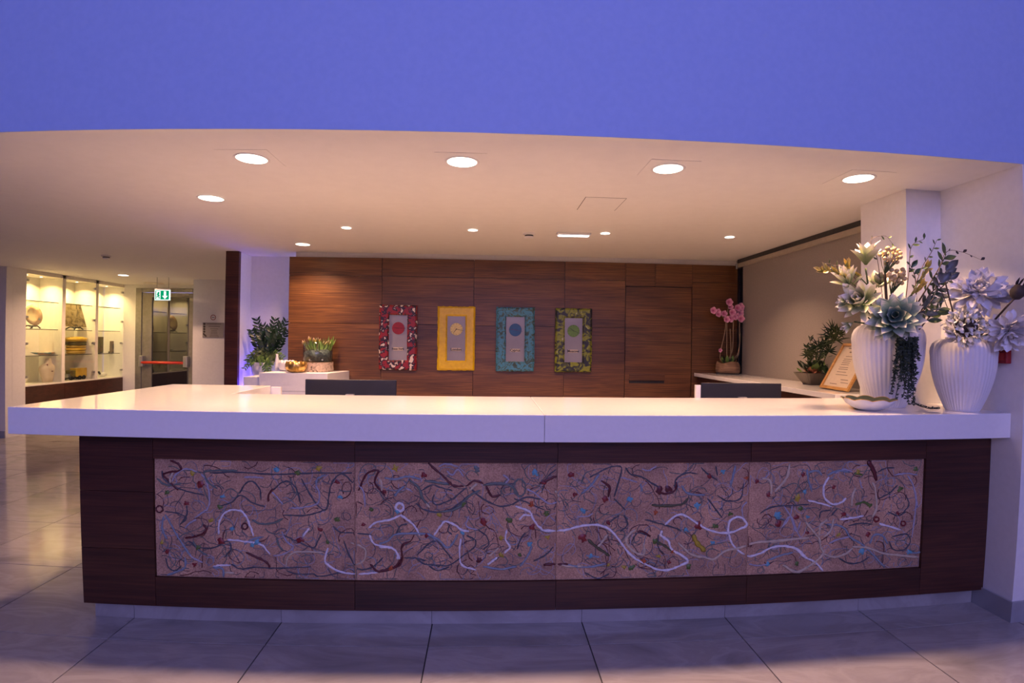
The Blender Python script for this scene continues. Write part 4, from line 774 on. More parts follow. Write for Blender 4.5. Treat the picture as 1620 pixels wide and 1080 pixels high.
def easel(t, w=0.10):
    c = t.location
    for s in (-1, 1): v, f = tube([c + Vector((.09, s * w, .012)), c + Vector((.05, s * w * .8, .05)), c + Vector((-.02, s * w * .8, .05)), c + Vector((-.08, s * w, .012))], .010, 6); rel(mesh('stand_leg', v, f, BLACK, None, True), t)
    v, f = tube([c + Vector((.03, -w * .85, .045)), c + Vector((.03, w * .85, .045))], .012, 6); rel(mesh('stand_bar', v, f, BLACK, None, True), t)
# cream plate
t = show('painted_plate', 49, 1.598, 'rounded cream plate with teal streak on a small black stand in the display cabinet', 'plate'); easel(t, .08); c = t.location
PLT = ramp_mat('cream_teal_glaze', [(0.40, (0.62, 0.50, 0.30)), (0.52, (0.55, 0.30, 0.16)), (0.58, (0.10, 0.33, 0.36)), (0.7, (0.70, 0.62, 0.42))], 4.5, 0.3)
v, f = lathe([(0.0, 0.0), (0.10, 0.002), (0.175, 0.02), (0.178, 0.028), (0.10, 0.012), (0.0, 0.010)], 32, close=False)
rel(mesh('dish', [Vector((c.x + .01 + p[2] - .15 * p[1], c.y + p[0], c.z + .225 + p[1] * .95)) for p in v], f, PLT, None, True), t)
# landscape tile
t = show('painted_tile', 117, 1.598, 'square tile painted as a dark landscape on a black stand in the display cabinet', 'painting'); easel(t, .10); c = t.location
LND = ramp_mat('landscape_paint', [(0.36, (0.05, 0.035, 0.015)), (0.5, (0.17, 0.12, 0.045)), (0.62, (0.26, 0.20, 0.11))], 9, 0.35, 8, 1.5)
rel(mesh('tile_board', [Vector((c.x + .02 - .2 * z, c.y + y, c.z + .06 + z)) + Vector((d, 0, 0)) for d in (0, .014) for y, z in ((-.22, 0), (.25, -.0), (.20, .40), (-.22, .40))], [(0, 3, 2, 1), (4, 5, 6, 7), (0, 1, 5, 4), (1, 2, 6, 5), (2, 3, 7, 6), (3, 0, 4, 7)], LND), t)
# layered yellow casket
t = show('layered_sculpture', 120, 1.183, 'chunky yellow layered ceramic sculpture like a domed loaf in the display cabinet', 'sculpture'); c = t.location
LY = [mat('yellow_glaze', (0.62, 0.40, 0.05), (0.50, 0.30, 0.03), 14, 0.3), mat('olive_glaze', (0.16, 0.15, 0.03), (0.08, 0.05, 0.02), 14, 0.4), mat('amber_glaze', (0.40, 0.25, 0.04), (0.5, 0.34, 0.07), 14, 0.35)]
for k, (z0, z1, r0, mi) in enumerate(((0, .055, .185, 2), (.055, .10, .195, 0), (.10, .15, .19, 2), (.15, .19, .205, 1), (.19, .215, .215, 1), (.215, .30, .225, 0))):
    pr = [(r0 * .9, z0), (r0, z0 + (z1 - z0) * .35), (r0, z0 + (z1 - z0) * .7), (r0 * (.55 if k == 5 else .93), z1), (0, z1)]
    v, f = lathe(pr, 28, lambda a, i, r, z, k=k: (r * (1 + .03 * math.sin(7 * a + k)), z)); rel(mesh('layer', [Vector((c.x + p[0] * .6, c.y + p[1], c.z + p[2])) for p in v], f, LY[mi], None, True), t)
# necklace bust
t = show('necklace_bust', 76, Z0, 'cream jewellery bust with a beaded necklace on the cabinet floor', 'bust'); c = t.location
BST = mat('bust_cream', (0.66, 0.55, 0.38), (0.60, 0.50, 0.34), 8, 0.6)
v, f = lathe([(0.10, 0), (0.125, 0.08), (0.17, 0.20), (0.16, 0.26), (0.075, 0.31), (0.06, 0.36), (0.055, 0.39), (0, 0.385)], 28); rel(mesh('bust_form', [Vector((c.x + p[0] * .5, c.y + p[1], c.z + p[2])) for p in v], f, BST, None, True), t)
for i in range(22):
    a = math.pi * (i + .5) / 22; v, f = sphere((c.x + .082 - .03 * abs(math.cos(a)), c.y + .075 * math.cos(a), c.z + .30 - .12 * math.sin(a)), .009, 8, 6); rel(mesh('bead', v, f, (BLACK, mat('bead_red', (.3, .03, .03), (.2, .02, .02), 20, .3) if 'bead_red' not in MATS else MATS['bead_red'])[i % 2], None, True), t)
# toy truck
t = show('model_truck', 117, Z0, 'small model truck with yellow box body on the cabinet floor', 'model truck'); c = t.location
box('cargo_box', c.x - .06, c.x + .06, c.y - .02, c.y + .24, c.z + .05, c.z + .20, LY[0], t, .006); box('cab', c.x - .055, c.x + .055, c.y - .13, c.y - .022, c.z + .045, c.z + .17, LY[1], t, .015); box('chassis', c.x - .05, c.x + .05, c.y - .19, c.y + .23, c.z + .03, c.z + .045, BLACK, t); box('hood', c.x - .045, c.x + .045, c.y - .20, c.y - .131, c.z + .045, c.z + .11, METAL, t, .012)
for yy in (-.14, .06, .16):
    for s in (-1, 1):
        v, f = lathe([(0.012, -.012), (.036, -.012), (.036, .012), (.012, .012)], 20); rel(mesh('wheel', [Vector((c.x + s * .062 + p[2], c.y + yy + p[0], c.z + .0365 + p[1])) for p in v], f, BLACK, None, False), t)
# small pictures in the third bay
for px, w_, h_, m, lab in ((159, .065, .30, mat('green_panel', (0.12, 0.16, 0.05), (0.16, 0.09, 0.04), 9, .5), 'tall narrow green and brown painted panel on a glass shelf in the cabinet'), (179.5, .095, .22, mat('brown_panel', (0.20, 0.13, 0.07), (0.12, 0.08, 0.04), 12, .5), 'small brown framed picture of a dark figure on a glass shelf')):
    t = show('small_picture', px, 1.183, lab, 'picture'); c = t.location
    rot_box('panel', c + Vector((0, 0, h_ / 2 + .004)), .008, w_, h_ / 2, 0, 0, m, t)
    rot_box('motif', c + Vector((.0095, 0, h_ * .55)), .001, w_ * .4, h_ * .22, 0, 0, LY[1] if px < 170 else BLACK, t)
    rot_box('foot', c + Vector((-.03, 0, .012)), .04, w_ * .5, .011, 0, 0, BLACK, t)
t = show('small_ornament', 163, Z0, 'small white and black bird-like ornament on the cabinet floor', 'ornament'); c = t.location
v, f = sphere((c.x, c.y, c.z + .045), .05, 14, 10, .8, 2.0, .85); rel(mesh('body', v, f, CERAM, None, True), t); v, f = tube([c + Vector((0, -.07, .05)), c + Vector((0, -.11, .10)), c + Vector((0, -.15, .10))], [.022, .018, .008], 8); rel(mesh('neck', v, f, BLACK, None, True), t)
t = show('ceramic_shell', 68, 1.183, 'pale flat ceramic shell dish lying on a glass shelf in the cabinet', 'dish'); c = t.location
v, f = lathe([(0.03, 0), (.10, .012), (.15, .04), (.145, .045), (.09, .02), (0, .012)], 32, lambda a, i, r, z: (r * (1 + .12 * math.sin(6 * a)), z)); rel(mesh('dish', [Vector((c.x + p[0], c.y + p[1] * 1.2, c.z + p[2])) for p in v], f, PLT, None, True), t)

# ================================================================== CORRIDOR END: EXIT DOOR, SIGNS
d2 = struct(empty('door_2', (-6.13, 10.1, 0)), 'grey metal glazed exit door with a red push bar')
for a in ((-6.738, -6.62, 0, 2.428), (-5.62, -5.522, 0, 2.428)): box('door_frame', a[0], a[1], 10.06, 10.19, a[2], a[3], GREYM, d2, .004)
box('door_frame', -6.6195, -5.6205, 10.06, 10.19, 2.35, 2.428, GREYM, d2, .004)
for a in ((-6.615, -6.42, .01, 2.345), (-5.69, -5.625, .01, 2.345), (-6.4195, -5.6905, 2.26, 2.345), (-6.4195, -5.6905, .01, .12)): box('leaf_rail', a[0], a[1], 10.075, 10.125, a[2], a[3], GREYM, d2, .003)
DGL = mat('dark_door_glass', (0.010, 0.011, 0.012), (0.012, 0.012, 0.014), 3, 0.02); DGL.node_tree.nodes['Principled BSDF'].inputs['IOR'].default_value = 2.1
box('pane', -6.4195, -5.6905, 10.095, 10.105, .1205, 2.2595, DGL, d2)
REDM = mat('red_bar', (0.50, 0.035, 0.02), (0.42, 0.03, 0.02), 20, 0.35)
v, f = tube([(-6.56, 9.99, 1.01), (-5.74, 9.99, 1.01)], .026, 10); rel(mesh('push_bar', v, f, REDM, None, True), d2)
for x in (-6.565, -5.70): box('bar_end', x - .045, x + .035, 9.975, 10.0745, .93, 1.14, METAL, d2, .008)
ex = empty('exit_sign', (-5.43, 8.8, ZC), 'lit green exit sign with running figure and arrow hanging before the door', 'exit sign')
GRN = emit_mat('exit_green', (0.0, 0.30, 0.13), 1.1); EXW = emit_mat('exit_white', (0.85, 1.0, 0.95), 1.3)
box('hanger', -5.56, -5.30, 8.785, 8.815, 2.285, 2.305, WHITE, ex); 
for x in (-5.53, -5.33): box('rod', x - .004, x + .004, 8.796, 8.804, 2.305, ZC - .0005, METAL, ex)
box('sign_plate', -5.566, -5.298, 8.795, 8.805, 2.11, 2.284, EXW, ex); box('green_field', -5.550, -5.318, 8.792, 8.7948, 2.124, 2.272, GRN, ex)
def flat(name, pts, y, m, par): return rel(mesh(name, [(x, y, z) for x, z in pts] + [(x, y + .0008, z) for x, z in pts], [tuple(range(len(pts))), tuple(range(len(pts), 2 * len(pts)))[::-1]] + [(i, (i + 1) % len(pts), (i + 1) % len(pts) + len(pts), i + len(pts)) for i in range(len(pts))], m), par)
flat('doorway_symbol', [(-5.535, 2.13), (-5.462, 2.13), (-5.462, 2.265), (-5.535, 2.265)], 8.791, EXW, ex)
flat('running_figure', [(-5.51, 2.24), (-5.49, 2.255), (-5.478, 2.235), (-5.488, 2.205), (-5.468, 2.19), (-5.485, 2.18), (-5.47, 2.14), (-5.488, 2.14), (-5.50, 2.175), (-5.525, 2.15), (-5.53, 2.165), (-5.508, 2.19), (-5.525, 2.20)], 8.790, GRN, ex)
flat('arrow', [(-5.385, 2.13), (-5.335, 2.185), (-5.365, 2.185), (-5.365, 2.262), (-5.405, 2.262), (-5.405, 2.185), (-5.435, 2.185)], 8.791, EXW, ex)
pt = empty('ceiling_fitting', (-6.19, 9.75, ZC), 'flat round white fitting on the ceiling just before the exit door', 'ceiling fitting')
v, f = lathe([(.17, 0), (.165, -.012), (.13, -.016), (0, -.016)], 32, close=False); rel(mesh('grille', [Vector(p) + pt.location - Vector((0, 0, .0004)) for p in v], [q[::-1] for q in f], CASEP, None, True), pt)
ip = empty('information_plate', (-4.71, 9.1, 1.63), 'grey metal information plate with dark pictograms and lines of text in the corridor', 'sign')
PLM = mat('plate_metal', (0.33, 0.31, 0.29), (0.29, 0.27, 0.26), 8, 0.4); INKD = mat('plate_ink', (0.04, 0.03, 0.025), (0.05, 0.04, 0.03), 20, .6); INKL = mat('plate_text', (0.17, 0.15, 0.14), (0.15, 0.13, 0.12), 20, .6)
box('plate', -4.894, -4.525, 9.090, 9.0995, 1.500, 1.757, PLM, ip, .002)
for z in (1.732, 1.686, 1.644, 1.600): v, f = disc(.019, 0, 14); rel(mesh('pictogram', [(-4.862 + a, 9.0885, z + b) for a, b, c in v] + [(-4.862 + a, 9.0898, z + b) for a, b, c in v], [tuple(range(14)), tuple(range(14, 28))[::-1]] + [(i, (i + 1) % 14, (i + 1) % 14 + 14, i + 14) for i in range(14)], INKD), ip)
flat('pictogram_arrow', [(-4.885, 1.575), (-4.865, 1.575), (-4.815, 1.525), (-4.825, 1.512), (-4.845, 1.515), (-4.885, 1.555)], 9.0888, INKD, ip)
for z, w_ in ((1.735, .125), (1.692, .10), (1.65, .07), (1.618, .05), (1.592, .055), (1.566, .06), (1.54, .075), (1.516, .08)): box('text_line', -4.69 - w_, -4.69 + w_, 9.0888, 9.0898, z - .006, z + .006, INKL, ip)
ns = empty('no_smoking_sign', (-4.713, 9.1, 1.846), 'small round no-smoking sticker on the white corridor wall above the plate', 'sign')
v, f = disc(.046, 0, 28); rel(mesh('ground', [(-4.713 + a, 9.0975, 1.846 + b) for a, b, c in v], f, WHITE), ns)
ro, ri = .048, .036; n_ = 28; v = [(-4.713 + r * math.cos(2 * math.pi * k / n_), y, 1.846 + r * math.sin(2 * math.pi * k / n_)) for r, y in ((ro, 9.096), (ri, 9.096)) for k in range(n_)]
rel(mesh('ring', v, [(k, (k + 1) % n_, (k + 1) % n_ + n_, k + n_) for k in range(n_)], mat('sticker_red', (0.30, 0.09, 0.07), (0.27, 0.08, 0.06), 20, .5)), ns)
flat('cigarette', [(-4.74, 1.841), (-4.688, 1.841), (-4.688, 1.851), (-4.74, 1.851)], 9.0962, INKD, ns)
sw = aty(2.5, 537, 7.48); s_ = empty('light_switch', (sw.x, 7.479, sw.z), 'small white switch plate on the wall past the display cabinet', 'switch'); box('plate', sw.x - .04, sw.x + .04, 7.468, 7.4795, sw.z - .04, sw.z + .04, CERAM, s_, .003); box('rocker', sw.x - .02, sw.x + .02, 7.463, 7.4678, sw.z - .028, sw.z + .028, CERAM, s_, .002)
# red alarm box on the end wall
al = atx(1588, 564, XR - .02); alt = empty('fire_alarm', (XR, al.y, al.z), 'small red fire alarm box on the white wall behind the ribbed vase', 'alarm')
box('case', XR - .035, XR - .0005, al.y - .03, al.y + .03, al.z - .038, al.z + .038, mat('alarm_red', (0.30, 0.012, 0.015), (0.26, 0.01, 0.012), 20, .4), alt, .005); box('call_plate', XR - .038, XR - .0352, al.y - .015, al.y + .015, al.z - .02, al.z + .02, REDM, alt)

# ================================================================== VASES AND FLOWERS ON THE COUNTER
VASEM = mat('matt_white_porcelain', (0.80, 0.77, 0.76), (0.78, 0.75, 0.74), 20, 0.5)
def ribbed_vase(c, Rm, H, label, ribs=46):
    t = empty('ribbed_vase', c, label, 'vase')
    prof = [(0.49, 0.0), (0.50, 0.004)] + [(0.50 + 0.48 * math.sin(math.pi / 2 * (u / 0.74) ** 0.95), u) for u in np.linspace(0.03, 0.74, 16)] + [(0.995, 0.80), (0.975, 0.86), (0.92, 0.915), (0.82, 0.955), (0.70, 0.98), (0.62, 1.0), (0.58, 1.0), (0.57, 0.95), (0.0, 0.90)]
    prof = [(r * Rm, z * H) for r, z in prof]
    def rf(a, i, r, z):
        u = z / H
        if i > 22 or i < 1: return r, z
        # the flutes close in pointed arches over the shoulder
        s = max(0.0, min(1.0, (1.02 - u + 0.06 * math.cos(8 * a)) * 9)) if u > .82 else 1.0
        return r * (1 - 0.020 * s * (0.5 - 0.5 * math.cos(ribs * a))), z
    v, f = lathe(prof, ribs * 6, rf); rel(mesh('body', [Vector(p) + Vector(c) for p in v], f, VASEM, None, True), t); return t
V1 = Vector((2.400, 2.945, ZS + .0005)); V2 = Vector((2.703, 2.722, ZS + .0005))
ribbed_vase(V1, 0.198, 0.50, 'large white ribbed vase with green-white blooms and trailing greenery')
ribbed_vase(V2, 0.166, 0.415, 'white ribbed vase holding the white peonies beside the end wall')
N1, N2 = V1 + Vector((0, 0, .47)), V2 + Vector((0, 0, .39))

SUCC = petal_mat('succulent_petal', [(0.15, (0.035, 0.075, 0.05)), (0.55, (0.10, 0.19, 0.145)), (0.82, (0.26, 0.34, 0.26)), (1.03, (0.80, 0.74, 0.60))])
SUCL = petal_mat('pale_petal', [(0.15, (0.05, 0.09, 0.03)), (0.5, (0.17, 0.22, 0.10)), (0.8, (0.50, 0.50, 0.34)), (1.03, (0.85, 0.78, 0.66))])
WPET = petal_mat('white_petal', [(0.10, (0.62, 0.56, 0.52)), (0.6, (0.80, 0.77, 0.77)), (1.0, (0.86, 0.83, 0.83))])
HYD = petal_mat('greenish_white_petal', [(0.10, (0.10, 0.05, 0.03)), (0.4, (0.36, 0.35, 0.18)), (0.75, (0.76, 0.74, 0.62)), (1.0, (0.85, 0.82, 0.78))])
YSP = petal_mat('yellow_green_bud', [(0.10, (0.14, 0.16, 0.02)), (0.6, (0.45, 0.36, 0.06)), (1.0, (0.66, 0.50, 0.20))])
GREYL = mat('grey_green_leaf', (0.10, 0.115, 0.085), (0.16, 0.17, 0.13), 20, 0.5)
BERRY = ramp_mat('cream_berry', [(0.35, (0.48, 0.31, 0.09)), (0.65, (0.62, 0.46, 0.22))], 40, 0.3)
DKBR = mat('dark_brown_bud', (0.035, 0.020, 0.014), (0.055, 0.035, 0.025), 30, 0.7, bump=.3)
def stem(parent, pts, r=0.004, m=None, name='stem'):
    v, f = tube(spline(pts, 6), r, 6); return rel(mesh(name, v, f, m or GREEN_O, None, True), parent)
def neck(c, N, k=.035): return Vector((N.x + max(-k, min(k, (c.x - N.x) * .3)), N.y + max(-k, min(k, (c.y - N.y) * .3)), N.z - .02))
def rosette(name, label, cat, c, axis, layers, mt, pname='petal', N=None, group=None, jit=.12, cup=.3, wave=0.0, peak=.6, tip=1.0):
    t = empty(name, c, label, cat, group); ax = Vector(axis).normalized(); e1 = ax.orthogonal().normalized(); e2 = ax.cross(e1)
    for li, (n, el, L, W, curl) in enumerate(layers):
        mes = [leaf_mesh(pname, mt, L * q, W * q, curl, cup, 8, 4, peak, tip, wave * (1 if k else -1)) for k, q in enumerate((1.0, .92))]
        for i in range(n):
            a = 2 * math.pi * (i + .5 * (li % 2)) / n + R.uniform(-jit, jit); rad = e1 * math.cos(a) + e2 * math.sin(a); th = math.radians(el) + R.uniform(-jit, jit) * .7
            put(pname, mes[i % 2], Vector(c) - ax * (.012 * li) + rad * .006, ax * math.cos(th) + rad * math.sin(th), ax * math.sin(th) - rad * math.cos(th), t, R.uniform(.92, 1.06))
    if N is not None: stem(t, [Vector(c) - ax * .03, (Vector(c) - ax * .05).lerp(neck(Vector(c), N), .5) + Vector((0, .03, .01)), neck(Vector(c), N)], .005)
    return t
TOCAM = lambda c: (Vector((0, 0, EYE)) - Vector(c)).normalized()
# big pale-edged succulent bloom
c = aty(1416, 500, 2.72); rosette('succulent_bloom', 'large open blue-green succulent bloom with cream pointed tips over the vase rim', 'flower', c, TOCAM(c) + Vector((.05, 0, .22)), [(4, 22, .060, .036, .5), (6, 42, .085, .050, .5), (8, 58, .115, .060, .45), (10, 72, .140, .066, .35), (11, 86, .155, .068, .2), (11, 100, .155, .066, .1), (9, 114, .145, .062, -.1)], SUCC, 'succulent_petal', N1, tip=1.2, peak=.52, jit=.16)
c = aty(1362, 478, 2.86); rosette('succulent_bloom', 'half-turned green succulent bloom with white bud-like tips beside the wall blind', 'flower', c, Vector((-.75, -.45, .35)), [(5, 15, .10, .045, .3), (7, 34, .13, .050, .3), (8, 56, .15, .052, .2), (7, 78, .14, .05, .1)], SUCL, 'succulent_petal', N1, tip=.9, peak=.62)
c = aty(1370, 416, 2.93); rosette('lily_bloom', 'pale green lily bloom opening upward on top of the arrangement', 'flower', c, Vector((-.05, -.15, 1)), [(5, 22, .14, .058, -.2), (4, 40, .15, .056, -.35)], SUCL, 'lily_petal', N1, cup=.6, peak=.5)
c = aty(1388, 452, 2.98); rosette('pale_bloom', 'pale cream bloom half hidden behind the large succulent bloom', 'flower', c, Vector((-.1, -.6, .8)), [(5, 25, .09, .05, .2), (6, 50, .11, .055, .1)], SUCL, 'petal', N1)
c = aty(1342, 448, 2.92); rosette('bud_spray', 'spray of slender white-green buds leaning out of the large vase', 'flower', c, Vector((-.5, -.3, .8)), [(4, 12, .11, .035, .1), (6, 34, .13, .036, .1), (4, 60, .12, .034, .0)], SUCL, 'bud', N1, cup=.8)
for px, py, sz, lab in ((1330, 520, .9, 'drooping pale bud sprig hanging under the half-turned succulent bloom'), (1322, 486, .8, 'pale bud sprig pointing sideways from the large vase')):
    c = aty(px + 16, py - 8, 2.86); rosette('bud_sprig', lab, 'flower', c, Vector((-1, -.2, -.45 if py > 500 else .0)), [(3, 10, .085 * sz, .030, .1), (3, 35, .075 * sz, .026, .1)], SUCL, 'bud', N1, cup=.8)
# berries
for (cx_, cy_), lab, n in (((1409, 404), 'upper cluster of round cream berries rising over the bouquet', 19), ((1419, 437), 'lower cluster of round cream berries behind the succulent bloom', 19)):
    cen = aty(cx_, cy_, 2.86); t = empty('berry_cluster', cen, lab, 'berries'); base = cen + Vector((-.03, .01, -.11))
    bm_ = bpy.data.meshes.new('berry'); v, f = sphere((0, 0, 0), .0135, 10, 8); bm_.from_pydata(v, [], f); bm_.materials.append(BERRY); bm_.polygons.foreach_set('use_smooth', [True] * len(bm_.polygons))
    for i in range(n):
        a = i * 2.4; r = .060 * math.sqrt((i + .5) / n); p = cen + Vector((r * math.cos(a) * 1.15, R.uniform(-.03, .02) - .02 * (1 - r / .06), r * math.sin(a) * .85)); o = bpy.data.objects.new('berry', bm_); COL.objects.link(o); o.location = p; rel(o, t); o.scale = (R.uniform(.85, 1.1),) * 3
        v, f = tube([p, p.lerp(base, .5) + Vector((0, .005, 0)), base], .0022, 4); rel(mesh('berry_stalk', v, f, GREEN_O, None, True), t)
    stem(t, [base, base.lerp(N1, .5), neck(base, N1)], .008, STEMB)
# yellow freesia sprays, leaf sprigs and vines
bud_me = leaf_mesh('spray_bud', YSP, 0.05, 0.018, 0.25, 0.9, 6, 3, .5); bud_big = leaf_mesh('spray_bud', YSP, 0.07, 0.026, 0.4, 0.6, 6, 3, .5)
def spray(pts, n, lab, y, N):
    P3 = [aty(a, b, y + dy) for a, b, dy in pts]; t = empty('flower_spray', P3[0], lab, 'flower'); sp = spline(P3, 8)
    v, f = tube(sp, [.0045 * (1 - .6 * i / len(sp)) for i in range(len(sp))], 5); rel(mesh('stem', v, f, GREEN_O, None, True), t)
    stem(t, [P3[0], neck(P3[0], N)], .004)
    for i in range(n):
        k = int((.35 + .64 * i / n) * (len(sp) - 1)); tg = (sp[min(k + 1, len(sp) - 1)] - sp[k - 1]).normalized()
        put('spray_bud', bud_big if i > n * .6 else bud_me, sp[k], tg + Vector((R.uniform(-.6, .6), R.uniform(-.6, .2), R.uniform(-.5, .6))), (0, -1, .4), t, R.uniform(.7, 1.1))
spray([(1372, 470, 0), (1345, 445, -.02), (1320, 430, -.04), (1296, 428, -.04)], 20, 'arching spray of yellow-green freesia buds reaching towards the blind', 2.92, N1)
spray([(1385, 465, 0), (1362, 440, 0), (1345, 428, 0), (1338, 418, 0)], 16, 'short spray of yellow-green buds under the lily bloom', 2.97, N1)
spray([(1430, 478, 0), (1446, 462, -.02), (1456, 452, -.03)], 14, 'short spray of yellow buds above the succulent bloom', 2.80, N1)
spray([(1440, 470, 0), (1458, 438, 0), (1466, 424, 0)], 12, 'spray of yellow lily buds among dark leaves', 2.88, N1)
def sprig(pts, n, L, W, m, lab, y, N, rad=.003, name='leaf_sprig', start=.25):
    P3 = [aty(a, b, y + dy) for a, b, dy in pts]; t = empty(name, P3[0], lab, 'foliage'); sp = spline(P3, 8)
    v, f = tube(sp, [rad * (1 - .6 * i / len(sp)) for i in range(len(sp))], 5); rel(mesh('twig', v, f, STEMB, None, True), t); stem(t, [P3[0], neck(P3[0], N)], rad, STEMB, 'twig')
    me = leaf_mesh('leaf', m, L, W, .4, .25, 6, 3, .5)
    for i in range(n):
        k = max(1, int((start + (1 - start) * i / max(1, n - 1)) * (len(sp) - 1))); tg = (sp[k] - sp[k - 1]).normalized(); sd = tg.cross(Vector((0, -1, 0))).normalized() * (1 if i % 2 else -1)
        put('leaf', me, sp[k], tg * .5 + sd + Vector((0, R.uniform(-.5, .2), R.uniform(-.2, .3))), (0, -1, .5), t, R.uniform(.7, 1.15))
sprig([(1432, 480, 0), (1438, 430, 0), (1442, 390, 0), (1462, 378, 0)], 9, .035, .018, GREEN_O, 'thin twig with small olive leaves against the pillar', 2.90, N1)
sprig([(1440, 475, 0), (1458, 425, 0), (1474, 398, -.02), (1482, 380, -.02)], 8, .035, .016, GREEN_O, 'tall thin twig with sparse tiny leaves', 2.86, N1)
sprig([(1395, 460, 0), (1388, 410, 0), (1378, 380, 0), (1400, 373, 0), (1412, 385, 0)], 6, .03, .014, GREEN_O, 'curling tendril looping over the berries', 2.92, N1, .002)
sprig([(1370, 465, 0), (1340, 425, 0), (1322, 420, 0), (1306, 416, 0)], 7, .035, .012, GREEN_O, 'wispy tendril reaching over the blind', 2.95, N1, .002)
sprig([(1445, 490, 0), (1470, 450, -.02), (1488, 420, -.02), (1496, 404, -.02)], 9, .075, .036, GREEN_O, 'leafy branch of broad olive leaves between the two vases', 2.80, N1, .005)
sprig([(1448, 495, 0), (1475, 468, -.03), (1500, 445, -.05)], 8, .07, .036, GREYL, 'branch with dark grey-green leaves behind the white peony', 2.78, N1, .006)
sprig([(1440, 500, 0), (1462, 490, -.03), (1478, 470, -.05)], 7, .085, .045, GREYL, 'low branch with grey-green leaves beside the succulent bloom', 2.72, N1, .005)
sprig([(1450, 478, 0), (1448, 440, 0), (1440, 418, 0)], 7, .06, .032, GREEN_D, 'upright dark green leaf sprig beside the berries', 2.90, N1, .004)
sprig([(1452, 505, 0), (1468, 470, -.02), (1484, 452, -.03), (1492, 435, -.03)], 12, .06, .026, GREEN_D, 'dense dark leafy branch filling the gap between the vases', 2.76, N1, .005)
sprig([(1455, 520, 0), (1472, 500, -.02), (1488, 486, -.04)], 9, .07, .034, GREEN_O, 'low olive branch reaching towards the greenish white bloom', 2.70, N1, .005)
sprig([(1482, 440, 0), (1496, 400, 0), (1520, 398, -.05), (1552, 411, -.09)], 5, .022, .016, DKBR, 'long thin brown tendril with tiny curled pods', 2.66, N2, .002, 'tendril', .45)
gl = aty(1494, 440, 2.66); t = empty('silvery_leaf_cluster', gl, 'silvery grey curled leaves behind the white peony', 'foliage'); sl = leaf_mesh('leaf', mat('silver_leaf', (0.20, 0.21, 0.20), (0.05, 0.055, 0.055), 12, .4), .075, .042, .8, .5, 7, 4, .5)
for i in range(8): put('leaf', sl, gl + Vector((R.uniform(-.035, .035), R.uniform(-.02, .02), -.04 + .012 * i)), (1 if i % 2 else -1, R.uniform(-.4, .1), R.uniform(.2, 1.2)), (R.uniform(-.6, .6), -1, .2), t)
stem(t, [gl, neck(gl, N2)], .004, STEMB)
# white peonies, hydrangea
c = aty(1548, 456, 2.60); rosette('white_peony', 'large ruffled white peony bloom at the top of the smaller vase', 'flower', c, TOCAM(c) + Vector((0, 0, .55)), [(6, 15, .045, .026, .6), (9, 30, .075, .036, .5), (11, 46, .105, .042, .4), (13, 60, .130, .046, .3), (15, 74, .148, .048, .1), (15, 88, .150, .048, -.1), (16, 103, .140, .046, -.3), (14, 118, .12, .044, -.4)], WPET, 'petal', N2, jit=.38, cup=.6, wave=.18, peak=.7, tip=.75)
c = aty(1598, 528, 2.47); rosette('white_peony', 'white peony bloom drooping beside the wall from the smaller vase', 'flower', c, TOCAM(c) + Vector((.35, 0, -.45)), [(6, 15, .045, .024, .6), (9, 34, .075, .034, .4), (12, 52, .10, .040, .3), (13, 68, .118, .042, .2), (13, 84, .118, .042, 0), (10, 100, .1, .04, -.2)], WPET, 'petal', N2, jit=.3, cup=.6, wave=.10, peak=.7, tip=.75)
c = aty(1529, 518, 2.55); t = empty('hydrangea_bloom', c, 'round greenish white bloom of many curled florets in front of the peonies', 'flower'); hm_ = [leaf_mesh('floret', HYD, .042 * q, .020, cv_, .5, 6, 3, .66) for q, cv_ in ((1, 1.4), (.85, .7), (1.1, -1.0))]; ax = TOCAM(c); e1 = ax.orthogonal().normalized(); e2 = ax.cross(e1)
for i in range(150):
    u = (i + .5) / 150; th = math.acos(1 - 1.05 * u); a = i * 2.39996; d = ax * math.cos(th) + (e1 * math.cos(a) + e2 * math.sin(a)) * math.sin(th)
    put('floret', hm_[i % 3], c + Vector((d.x * .085, d.y * .05, d.z * .068)) - ax * .02, d + Vector((R.uniform(-.5, .5), R.uniform(-.3, .3), R.uniform(-.5, .5))), (R.uniform(-1, 1), -.5, R.uniform(-1, 1)), t, R.uniform(.8, 1.2))
v, f = sphere(tuple(c - ax * .03), .055, 12, 8); rel(mesh('heart', v, f, DKBR, None, True), t); stem(t, [c, neck(c, N2)], .005)
c = aty(1496, 527, 2.58); t = empty('pale_petal_sprig', c, 'single broad pale pink petal spread at the rim of the smaller vase', 'flower'); pm_ = leaf_mesh('petal', WPET, .11, .06, .3, .3, 7, 4, .6)
for d in ((-1, -.3, .1), (-.8, -.4, -.3), (-.9, -.3, .5)): put('petal', pm_, c + Vector((.05, 0, 0)), d, (0, -.6, 1), t)
stem(t, [c + Vector((.05, 0, 0)), neck(c, N2)], .004)
c = aty(1610, 462, 2.45); t = empty('dried_poppy_pod', c, 'dark brown dried seed pod on a stem by the wall edge', 'seed pod'); v, f = lathe([(.006, -.045), (.026, -.03), (.036, -.005), (.034, .015), (.024, .022), (.030, .028), (.010, .034), (0, .034)], 20); M_ = Matrix.Translation(c) @ Matrix.Rotation(.6, 4, 'Y'); rel(mesh('pod', [M_ @ Vector(p) for p in v], f, DKBR, None, True), t)
cm = leaf_mesh('crown_petal', DKBR, .05, .016, .9, .2, 5, 2, .5)
for i in range(9): a = i * .7; put('crown_petal', cm, M_ @ Vector((.018 * math.cos(a), .018 * math.sin(a), .025)), M_.to_3x3() @ Vector((math.cos(a) * .5, math.sin(a) * .5, 1)), (0, -1, 0), t)
stem(t, [M_ @ Vector((0, 0, -.045)), aty(1588, 490, 2.48), neck(c, N2)], .005, STEMB)
